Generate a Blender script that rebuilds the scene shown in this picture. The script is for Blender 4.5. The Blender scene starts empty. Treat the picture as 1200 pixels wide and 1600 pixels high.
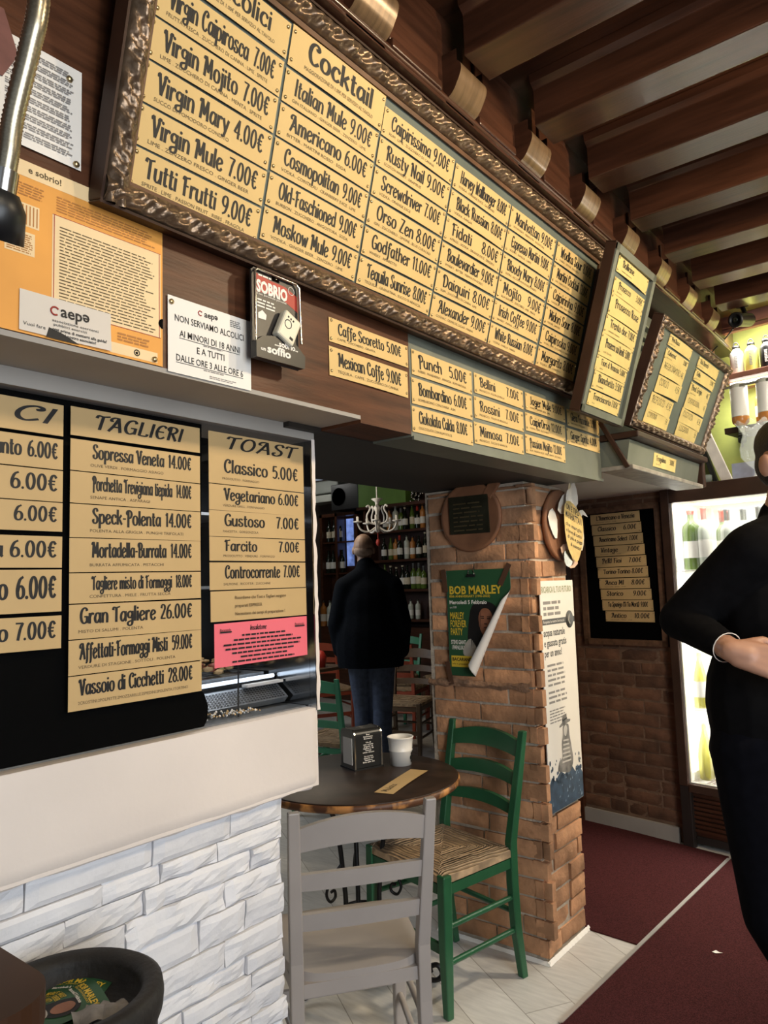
import bpy, bmesh, math, random
from mathutils import Vector, Matrix, noise
random.seed(7)
PI = math.pi
SC = bpy.context.scene
COL = SC.collection

# ------------------------------------------------------------------ camera
cam_d = bpy.data.cameras.new('camera'); cam = bpy.data.objects.new('camera', cam_d); COL.objects.link(cam)
cam_d.sensor_fit = 'VERTICAL'; cam_d.sensor_height = 36.0; cam_d.lens = 36.0*1150/1600
cam_d.clip_start = .02; cam_d.clip_end = 60
cam.matrix_world = Matrix(((0.7793, 0.0852, 0.6208, 0), (0.6258, -0.0555, -0.7780, 0), (-0.0318, 0.9948, -0.0965, 1.5), (0, 0, 0, 1)))
SC.camera = cam
SC.view_settings.view_transform = 'Standard'; SC.view_settings.look = 'None'
SC.view_settings.gamma = 1; SC.view_settings.use_curve_mapping = False
SC.view_settings.exposure = 0.0
SC.cycles.max_bounces = 8; SC.cycles.diffuse_bounces = 4; SC.cycles.glossy_bounces = 3
SC.cycles.transparent_max_bounces = 12; SC.cycles.caustics_reflective = False; SC.cycles.caustics_refractive = False
SC.cycles.sample_clamp_indirect = 4

# ------------------------------------------------------------------ world and lights
W = bpy.data.worlds.new('world'); SC.world = W; W.use_nodes = True
W.node_tree.nodes['Background'].inputs[0].default_value = (.75, .85, 1, 1)
W.node_tree.nodes['Background'].inputs[1].default_value = 0.25
def look(o, target):
    d = Vector(target)-o.location
    o.rotation_euler = d.to_track_quat('-Z', 'Y').to_euler()
def light(name, kind, loc, power, color, target=None, size=None, size_y=None, spot=None, blend=.5, spread=None):
    l = bpy.data.lights.new(name, kind); l.energy = power; l.color = color
    o = bpy.data.objects.new(name, l); COL.objects.link(o); o.location = loc
    if kind == 'AREA':
        l.size = size
        if size_y: l.shape = 'RECTANGLE'; l.size_y = size_y
        if spread: l.spread = spread
    elif size: l.shadow_soft_size = size
    if kind == 'SPOT': l.spot_size = spot; l.spot_blend = blend
    if target: look(o, target)
    return o
WARM = (1, .80, .52); COOL = (.86, .93, 1)
# daylight through the street front on the right of the photographer
light('daylight_from_street', 'AREA', (2.25, .55, 1.55), 140, COOL, (-1.4, 2.2, .8), 2.5, 2.0)
light('daylight_from_door', 'AREA', (.75, -2.25, 1.55), 3, COOL, (-.9, 2.0, .7), 1.7, 2.0)
# warm ceiling spots of the bar room
light('ceiling_spot', 'SPOT', (.35, 1.5, 2.8), 30, WARM, (-1.1, 1.3, 2.3), .06, spot=1.9)
light('ceiling_spot', 'SPOT', (.55, 2.25, 2.8), 92, WARM, (-1.1, 2.45, 2.3), .06, spot=1.9)
light('ceiling_spot', 'SPOT', (.45, 3.35, 2.8), 40, WARM, (-1.1, 3.5, 2.2), .06, spot=1.9)
light('ceiling_spot', 'SPOT', (.3, .4, 2.8), 16, WARM, (-1.1, .6, 2.1), .06, spot=1.9)
light('pillar_fill_spot', 'SPOT', (.35, 3.45, 2.75), 120, (1, .86, .66), (-1.40, 3.0, .75), .07, spot=1.05, blend=.8)  # added spot, angled to brighten only the pillar's right face
light('counter_lamp', 'AREA', (.5, 4.2, 2.4), 10, (1, .93, .8), (-1.2, 4.4, 1.7), .5)
# back room
light('back_room_lamp', 'AREA', (-4.6, 4.2, 2.75), 16, (1, .86, .66), (-4.4, 4.6, 0), .8)
light('back_room_lamp', 'POINT', (-5.0, 6.4, 2.6), 3, (1, .8, .55), size=.1)
light('back_room_daylight', 'AREA', (-6.0, 3.0, 2.3), 30, COOL, (-3.2, 4.4, .2), 1.2)

# ------------------------------------------------------------------ materials
def srgb(h):
    h = h.lstrip('#'); v = [int(h[i:i+2], 16)/255 for i in (0, 2, 4)]
    return tuple(c/12.92 if c <= .04045 else ((c+.055)/1.055)**2.4 for c in v)
MATS = {}
def pmat(name, color, rough=.5, metal=0, var=.12, scale=6, stretch=None, bump=0, bscale=None, spec=.5, island=0, coat=0, color2=None, thresh=None, emit=None, alpha=None, trans=0, detail=4):
    if name in MATS: return MATS[name]
    m = bpy.data.materials.new(name); m.use_nodes = True; MATS[name] = m
    nt = m.node_tree; N = nt.nodes; L = nt.links; b = N['Principled BSDF']
    c = srgb(color) if isinstance(color, str) else color
    b.inputs['Roughness'].default_value = rough; b.inputs['Metallic'].default_value = metal
    b.inputs['Specular IOR Level'].default_value = spec
    if coat: b.inputs['Coat Weight'].default_value = coat; b.inputs['Coat Roughness'].default_value = .12
    if trans: b.inputs['Transmission Weight'].default_value = trans; b.inputs['IOR'].default_value = 1.45
    if alpha is not None: b.inputs['Alpha'].default_value = alpha
    tc = N.new('ShaderNodeTexCoord'); mp = N.new('ShaderNodeMapping'); L.new(tc.outputs['Object'], mp.inputs[0])
    if stretch: mp.inputs['Scale'].default_value = stretch
    nz = N.new('ShaderNodeTexNoise'); nz.inputs['Scale'].default_value = scale; nz.inputs['Detail'].default_value = detail
    L.new(mp.outputs[0], nz.inputs['Vector'])
    rp = N.new('ShaderNodeValToRGB'); L.new(nz.outputs['Fac'], rp.inputs[0])
    c2 = (srgb(color2) if isinstance(color2, str) else color2) if color2 else None
    lo = tuple(x*(1-var) for x in c); hi = tuple(min(1, x*(1+var)) for x in c)
    if c2: lo, hi = c, c2
    t = thresh or (.3, .7)
    rp.color_ramp.elements[0].position = t[0]; rp.color_ramp.elements[1].position = t[1]
    rp.color_ramp.elements[0].color = (*lo, 1); rp.color_ramp.elements[1].color = (*hi, 1)
    out = rp.outputs[0]
    if island:
        g = N.new('ShaderNodeNewGeometry'); hs = N.new('ShaderNodeHueSaturation'); mr = N.new('ShaderNodeMapRange')
        mr.inputs[3].default_value = 1-island; mr.inputs[4].default_value = 1+island
        L.new(g.outputs['Random Per Island'], mr.inputs[0]); L.new(mr.outputs[0], hs.inputs['Value']); L.new(out, hs.inputs['Color']); out = hs.outputs[0]
    L.new(out, b.inputs['Base Color'])
    if emit:
        b.inputs['Emission Strength'].default_value = emit; L.new(out, b.inputs['Emission Color'])
    if bump:
        bp = N.new('ShaderNodeBump'); bp.inputs['Strength'].default_value = bump; bp.inputs['Distance'].default_value = .01
        n2 = N.new('ShaderNodeTexNoise'); n2.inputs['Scale'].default_value = bscale or scale*4; n2.inputs['Detail'].default_value = 5
        L.new(mp.outputs[0], n2.inputs['Vector']); L.new(n2.outputs['Fac'], bp.inputs['Height']); L.new(bp.outputs[0], b.inputs['Normal'])
    return m
M_dark = pmat('dark_varnished_wood', (.060, .022, .011), .30, var=.35, scale=3, stretch=(1.2, 14, 14), coat=.25, bump=.05)
M_darky = pmat('dark_varnished_cornice', (.060, .022, .011), .32, var=.35, scale=3, stretch=(14, 1.2, 14), coat=.25, bump=.05)
M_corbel = pmat('highlit_corbel_wood', (.17, .105, .055), .28, metal=.25, var=.3, scale=4, stretch=(2, 20, 2), coat=.3)  # paler, part-metal tone puts the highlight into the corbels' curved fronts
M_fascia = pmat('red_brown_fascia_wood', (.085, .031, .014), .42, var=.4, scale=3, stretch=(10, 1.5, 14), bump=.08, spec=.28)
M_greyp = pmat('grey_green_painted_wood', '#6c6f63', .42, var=.18, scale=5, bump=.05)
M_greys = pmat('grey_painted_soffit', '#a09a92', .7, var=.08, scale=5)
M_plaster = pmat('cream_white_plaster', '#e6dad0', .7, var=.05, scale=3, bump=.12, bscale=18)
M_stone = pmat('white_painted_stone', '#e3e2e4', .7, var=.05, scale=8, bump=.25, bscale=30, island=.05)
M_black = pmat('black_sheet', (.002, .002, .002), .6, var=.1, spec=.03)
M_paper = pmat('gold_price_paper', (.69, .475, .19), .62, var=.05, scale=9)
M_paperd = pmat('tan_price_paper', (.56, .38, .17), .62, var=.05, scale=9)
M_papery = pmat('yellow_handwritten_paper', (.72, .55, .20), .65, var=.07, scale=12)
M_ink = pmat('black_ink', (.006, .005, .005), .6, var=.1)
M_inkb = pmat('brown_fine_print', (.12, .08, .035), .7, var=.1)
M_grey_ink = pmat('grey_print', '#8f8a86', .7, var=.08)
M_brass = pmat('brass_tack', (.55, .42, .22), .28, metal=.9, var=.1)
M_frame = pmat('bronze_carved_frame', (.20, .135, .085), .30, metal=.65, var=.35, scale=30, bump=.15, bscale=90)
M_framew = pmat('plain_frame_wood', (.042, .020, .012), .5, var=.3, scale=8, spec=.2)
M_fillet = pmat('brown_inner_fillet', (.13, .062, .03), .45, var=.2, scale=12, spec=.3)
M_slate = pmat('grey_green_board', '#5c645c', .6, var=.12, scale=6)
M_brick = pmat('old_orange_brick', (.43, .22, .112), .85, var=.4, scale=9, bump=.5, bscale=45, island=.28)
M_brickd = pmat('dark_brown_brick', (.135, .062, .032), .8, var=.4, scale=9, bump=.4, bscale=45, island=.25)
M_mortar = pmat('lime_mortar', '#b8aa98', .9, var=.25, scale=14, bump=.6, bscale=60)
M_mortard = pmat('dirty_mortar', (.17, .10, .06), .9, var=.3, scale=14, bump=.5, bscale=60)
M_white = pmat('white_paper', '#efe9e0', .65, var=.03)
M_whitep = pmat('white_enamel', '#ece8e0', .3, var=.03)
M_carpet = pmat('dark_red_carpet', (.085, .022, .022), .95, var=.5, scale=260, bump=.8, bscale=500, spec=.1, detail=2)
M_alu = pmat('aluminium_strip', '#d8d4cc', .35, metal=.6, var=.05)
M_gray = pmat('taupe_painted_chair_wood', '#a39b95', .42, var=.05, scale=6)
M_green = pmat('green_painted_chair_wood', (.022, .105, .045), .32, var=.15, scale=8)
M_greenl = pmat('bright_green_chair_wood', (.05, .26, .14), .4, var=.12, scale=8)
M_brown = pmat('walnut_chair_wood', (.10, .062, .035), .4, var=.25, scale=10)
M_red = pmat('red_chair_wood', (.30, .06, .03), .4, var=.2, scale=10)
M_rush = pmat('woven_rush', '#b79a78', .75, var=.2, scale=30, bump=.2, bscale=90)
def rush_weave(m):
    # cords run parallel to the seat edges and meet along the diagonals
    nt = m.node_tree; N = nt.nodes; L = nt.links; b = N['Principled BSDF']
    def mth(op, a, b_=None):
        n = N.new('ShaderNodeMath'); n.operation = op
        for i, v in enumerate((a, b_)):
            if v is None: continue
            if isinstance(v, (int, float)): n.inputs[i].default_value = v
            else: L.new(v, n.inputs[i])
        return n.outputs[0]
    tc = N.new('ShaderNodeTexCoord'); sp = N.new('ShaderNodeSeparateXYZ'); L.new(tc.outputs['Object'], sp.inputs[0])
    nz = N.new('ShaderNodeTexNoise'); nz.inputs['Scale'].default_value = 14; L.new(tc.outputs['Object'], nz.inputs['Vector'])
    mx = mth('MAXIMUM', mth('ABSOLUTE', sp.outputs[0]), mth('ABSOLUTE', sp.outputs[1]))
    w = mth('SINE', mth('MULTIPLY', mth('ADD', mx, mth('MULTIPLY', nz.outputs[0], .012)), 2*PI/.0095))
    k = mth('MULTIPLY_ADD', w, .22); N[k.node.name].inputs[2].default_value = .80
    mix = N.new('ShaderNodeMix'); mix.data_type = 'RGBA'; mix.blend_type = 'MULTIPLY'; mix.inputs[0].default_value = 1
    L.new(b.inputs['Base Color'].links[0].from_socket, mix.inputs[6]); L.new(k, mix.inputs[7]); L.new(mix.outputs[2], b.inputs['Base Color'])
    bp = N.new('ShaderNodeBump'); bp.inputs['Strength'].default_value = .9; bp.inputs['Distance'].default_value = .004; L.new(w, bp.inputs['Height']); L.new(bp.outputs[0], b.inputs['Normal'])
rush_weave(M_rush)
M_iron = pmat('black_wrought_iron', (.012, .011, .011), .4, metal=.4, var=.2)
M_ttop = pmat('dark_table_top', (.026, .014, .009), .42, var=.5, scale=10, spec=.35)
M_tedge = pmat('worn_table_edge', (.09, .035, .015), .5, var=.1, scale=16, color2=(.50, .23, .07), thresh=(.46, .62))
M_skin = pmat('skin', '#b98a70', .5, var=.08, scale=12)
M_skin2 = pmat('pale_skin', '#a98b78', .5, var=.08, scale=12)
M_hair = pmat('black_hair', (.008, .007, .007), .55, var=.3, scale=60, bump=.4, bscale=200)
M_ghair = pmat('cropped_grey_hair', '#a08a7c', .7, var=.2, scale=80)
M_jacket = pmat('black_jacket_cloth', (.0045, .0042, .0045), .95, var=.2, scale=40, spec=.08)
M_trouser = pmat('black_trouser_cloth', (.004, .004, .006), .95, var=.2, scale=40, spec=.08)
M_coat = pmat('dark_navy_coat_wool', (.006, .008, .012), .95, var=.2, scale=60, spec=.08)
M_jeans = pmat('blue_denim', (.055, .075, .13), .85, var=.25, scale=30)
M_bpl = pmat('black_plastic', (.012, .012, .012), .4, var=.15)
M_chrome = pmat('chrome_metal', (.62, .60, .56), .22, metal=1, var=.05)
M_goose = pmat('braided_nickel_hose', (.42, .37, .27), .3, metal=.9, var=.15, scale=300)
M_glass = pmat('clear_glass', (1, 1, 1), .03, var=0, trans=1)
M_glassd = pmat('dark_bottle_glass', (.010, .014, .008), .12, var=.1)
M_glassg = pmat('green_bottle_glass', (.10, .16, .03), .12, var=.1)
M_amber = pmat('amber_spirit', (.50, .20, .05), .12, var=.1)
M_lime = pmat('lime_green_wall', '#c0c86c', .75, var=.12, scale=7, bump=.2)
M_green_panel = pmat('green_pelmet', (.12, .24, .035), .6, var=.12)
M_lemon = pmat('pale_yellow_bottle', '#dfe27a', .25, var=.1)
M_orange = pmat('orange_poster_paper', '#e8a24a', .6, var=.12, scale=4)
M_orangel = pmat('pale_orange_print', '#f0d3a2', .6, var=.05)
M_redp = pmat('red_print', '#a8362a', .5, var=.1)
M_pink = pmat('pink_paper', '#ee6f7c', .65, var=.04)
M_pgreen = pmat('dark_green_poster', (.022, .085, .035), .5, var=.06)
M_pyel = pmat('yellow_print', '#d9b83a', .55, var=.05)
M_steel = pmat('brushed_steel', (.34, .36, .38), .32, metal=.7, var=.1, stretch=(1, 20, 1))
M_frlight = pmat('fridge_liner', '#f4f4ec', .5, var=.02)
M_glow = pmat('lit_tube', (1, .98, .93), .5, var=0, emit=9)
M_glowd = pmat('lit_case_edge', (.75, .87, 1), .5, var=0, emit=1.6)
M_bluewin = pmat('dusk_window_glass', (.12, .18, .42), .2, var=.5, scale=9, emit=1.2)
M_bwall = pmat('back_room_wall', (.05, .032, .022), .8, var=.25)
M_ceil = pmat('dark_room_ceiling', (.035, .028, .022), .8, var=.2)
M_terracotta = pmat('terracotta_round_tile', (.26, .11, .05), .7, var=.25, scale=10, bump=.2)
M_plaque = pmat('aged_bronze_plaque', (.06, .055, .032), .4, metal=.6, var=.3, scale=20)
M_yellow = pmat('yellow_plastic', '#e3b91c', .45, var=.05)
M_wallr = pmat('ochre_plaster', '#8a6a48', .85, var=.1)
M_food = pmat('antipasto_food', '#c9a878', .6, var=.4, scale=40)
M_foody = pmat('pale_cheese_food', '#e6d38a', .6, var=.25, scale=40)
M_foodm = pmat('cured_meat_food', '#9a5a48', .6, var=.3, scale=40)
M_label = pmat('bottle_label', '#d8cdb4', .6, var=.1, scale=30)
M_photo = pmat('black_and_white_print', '#77736f', .6, var=.6, scale=25)
M_bluep = pmat('deep_blue_print', '#2c4258', .6, var=.5, scale=22)

# ------------------------------------------------------------------ object helpers
def tag(o, label=None, cat=None, group=None, kind=None):
    if label: o['label'] = label
    if cat: o['category'] = cat
    if group: o['group'] = group
    if kind: o['kind'] = kind
    return o
def empty(name, loc=(0, 0, 0), rz=0, label=None, cat=None, group=None, mw=None):
    o = bpy.data.objects.new(name, None); COL.objects.link(o); o.empty_display_size = .05
    if mw is not None: o.matrix_world = mw
    else: o.location = loc; o.rotation_euler = (0, 0, rz)
    return tag(o, label, cat, group)
class MB:
    """collects geometry for one mesh"""
    def __init__(s): s.v = []; s.f = []; s.m = []; s.sm = []
    def add(s, vs, fs, mi=0, smooth=False):
        b = len(s.v); s.v += [tuple(p) for p in vs]
        for f in fs: s.f.append([i+b for i in f]); s.m.append(mi); s.sm.append(smooth)
        return s
    def box(s, x0, x1, y0, y1, z0, z1, mi=0, mat=None):
        vs = [Vector(p) for p in ((x0, y0, z0), (x1, y0, z0), (x1, y1, z0), (x0, y1, z0), (x0, y0, z1), (x1, y0, z1), (x1, y1, z1), (x0, y1, z1))]
        if mat is not None: vs = [mat @ p for p in vs]
        return s.add(vs, [(0, 3, 2, 1), (4, 5, 6, 7), (0, 1, 5, 4), (1, 2, 6, 5), (2, 3, 7, 6), (3, 0, 4, 7)], mi)
    def bar(s, p0, p1, w, d, up=(0, 0, 1), mi=0, w1=None, d1=None):
        p0 = Vector(p0); p1 = Vector(p1); t = (p1-p0).normalized(); u = Vector(up)
        a = t.cross(u); a = a.normalized() if a.length > 1e-5 else Vector((1, 0, 0)); b = a.cross(t).normalized()
        w1 = w if w1 is None else w1; d1 = d if d1 is None else d1; vs = []
        for p, ww, dd in ((p0, w, d), (p1, w1, d1)):
            for i, j in ((-1, -1), (1, -1), (1, 1), (-1, 1)): vs.append(p+a*(i*ww/2)+b*(j*dd/2))
        return s.add(vs, [(0, 1, 2, 3), (7, 6, 5, 4), (0, 4, 5, 1), (1, 5, 6, 2), (2, 6, 7, 3), (3, 7, 4, 0)], mi)
    def tube(s, pts, r, n=8, mi=0, closed=False, caps=True):
        pts = [Vector(p) for p in pts]; k = len(pts); rs = r if isinstance(r, (list, tuple)) else [r]*k
        vs = []; prev = None
        for i, p in enumerate(pts):
            a = pts[i-1] if (i > 0 or closed) else p; b = pts[(i+1) % k] if (i < k-1 or closed) else p
            t = (b-a).normalized()
            if prev is None:
                q = Vector((0, 0, 1)) if abs(t.z) < .9 else Vector((1, 0, 0)); e = t.cross(q).normalized()
            else: e = (prev-t*prev.dot(t)).normalized()
            prev = e; g = t.cross(e)
            for j in range(n):
                an = 2*PI*j/n; vs.append(p+(e*math.cos(an)+g*math.sin(an))*rs[i])
        fs = []
        for i in range(k if closed else k-1):
            i2 = (i+1) % k
            for j in range(n): fs.append((i*n+j, i*n+(j+1) % n, i2*n+(j+1) % n, i2*n+j))
        s.add(vs, fs, mi, True)
        if caps and not closed: s.add(vs[:n], [tuple(range(n))[::-1]], mi); s.add(vs[-n:], [tuple(range(n))], mi)
        return s
    def loft(s, secs, mi=0):
        # secs: (centre, width along x, depth along y)
        vs = []
        for (x, y, z), w, d in secs: vs += [(x-w/2, y-d/2, z), (x+w/2, y-d/2, z), (x+w/2, y+d/2, z), (x-w/2, y+d/2, z)]
        n = len(secs); fs = [(3, 2, 1, 0), (4*n-4, 4*n-3, 4*n-2, 4*n-1)]
        for i in range(n-1):
            for j in range(4): fs.append((4*i+j, 4*i+(j+1) % 4, 4*i+4+(j+1) % 4, 4*i+4+j))
        return s.add(vs, fs, mi)
    def lathe(s, prof, n=24, c=(0, 0, 0), mi=0, mat=None, smooth=True):
        vs = []; fs = []
        for r, z in prof:
            for j in range(n):
                a = 2*PI*j/n; p = Vector((c[0]+r*math.cos(a), c[1]+r*math.sin(a), c[2]+z)); vs.append(mat @ p if mat is not None else p)
        for i in range(len(prof)-1):
            for j in range(n): fs.append((i*n+j, i*n+(j+1) % n, (i+1)*n+(j+1) % n, (i+1)*n+j))
        if prof[0][0] > 1e-5: fs.append(tuple(range(n))[::-1])
        if prof[-1][0] > 1e-5: fs.append(tuple(range((len(prof)-1)*n, len(prof)*n)))
        return s.add(vs, fs, mi, smooth)
    def poly(s, pts, mi=0):
        return s.add(pts, [tuple(range(len(pts)))], mi)
    def prism(s, poly2, fr, w0, w1, mi=0, smooth=False):
        n = len(poly2); vs = [fr(u, v, w0) for u, v in poly2]+[fr(u, v, w1) for u, v in poly2]
        s.add(vs, [tuple(range(n))[::-1], tuple(range(n, 2*n))], mi)
        return s.add(vs, [(i, (i+1) % n, n+(i+1) % n, n+i) for i in range(n)], mi, smooth)
    def grid(s, fn, nu, nv, mi=0, smooth=True):
        vs = [fn(i/nu, j/nv) for j in range(nv+1) for i in range(nu+1)]
        fs = [(j*(nu+1)+i, j*(nu+1)+i+1, (j+1)*(nu+1)+i+1, (j+1)*(nu+1)+i) for j in range(nv) for i in range(nu)]
        return s.add(vs, fs, mi, smooth)
    def ball(s, c, r, n=10, mi=0, sc=(1, 1, 1)):
        k = n//2; pr = [(max(1e-6, math.sin(PI*i/k)), -math.cos(PI*i/k)) for i in range(k+1)]
        m = Matrix.Translation(c) @ Matrix.Diagonal((r*sc[0], r*sc[1], r*sc[2], 1))
        return s.lathe(pr, n, mat=m, mi=mi)
    def build(s, name, mats, parent=None, bevel=0, label=None, mw=None):
        me = bpy.data.meshes.new(name); me.from_pydata(s.v, [], s.f)
        for m in (mats if isinstance(mats, (list, tuple)) else [mats]): me.materials.append(m)
        me.polygons.foreach_set('material_index', s.m); me.polygons.foreach_set('use_smooth', s.sm); me.update()
        o = bpy.data.objects.new(name, me); COL.objects.link(o)
        if mw is not None: o.matrix_world = mw
        if parent: o.parent = parent
        if bevel:
            b = o.modifiers.new('bevel', 'BEVEL'); b.width = bevel; b.segments = 2; b.limit_method = 'ANGLE'; b.angle_limit = .7
        if label: o['label'] = label
        return o
def struct(name, mb, mats, bevel=0):
    return tag(mb.build(name, mats, bevel=bevel), kind='structure')
def box(*a): return MB().box(*a)
def copy_tree(o, parent=None, mats=None):
    c = o.copy(); COL.objects.link(c)
    if parent: c.parent = parent
    for ch in list(o.children): copy_tree(ch, c)
    return c
class Frame:
    """a plane in the room: u along, v up, w out of it"""
    def __init__(s, o, ex, ey):
        s.o = Vector(o); s.ex = Vector(ex).normalized(); s.ey = Vector(ey).normalized(); s.n = s.ex.cross(s.ey)
    def __call__(s, u, v, w=0): return s.o+s.ex*u+s.ey*v+s.n*w
    def mw(s, u=0, v=0, w=0, rot=0):
        p = s(u, v, w); m = Matrix((s.ex, s.ey, s.n)).transposed().to_4x4(); m.translation = p
        return m @ Matrix.Rotation(rot, 4, 'Z')
LOC = lambda u, v, w=0: Vector((u, v, w))
def lean(x, z, deg):
    a = math.radians(deg); return Frame((x, 0, z), (0, 1, 0), (math.sin(a), 0, math.cos(a)))
F_board = lean(-1.17, 2.2, 15)
F_boll = lean(-1.07, 2.1, 16.8)
F_vini = lean(-1.07, 2.12, 21.7)
F_fas = Frame((-1.2, 0, 0), (0, 1, 0), (0, 0, 1))
F_glass = Frame((-1.378, 0, 0), (0, 1, 0), (0, 0, 1))
B8 = math.radians(8)
F_back = Frame((-1.72, 4.40, 0), (math.cos(B8), -math.sin(B8), 0), (0, 0, 1))
F_pl = Frame((0, 2.73, 0), (1, 0, 0), (0, 0, 1))
F_pr = Frame((-1.43, 0, 0), (0, 1, 0), (0, 0, 1))

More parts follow.
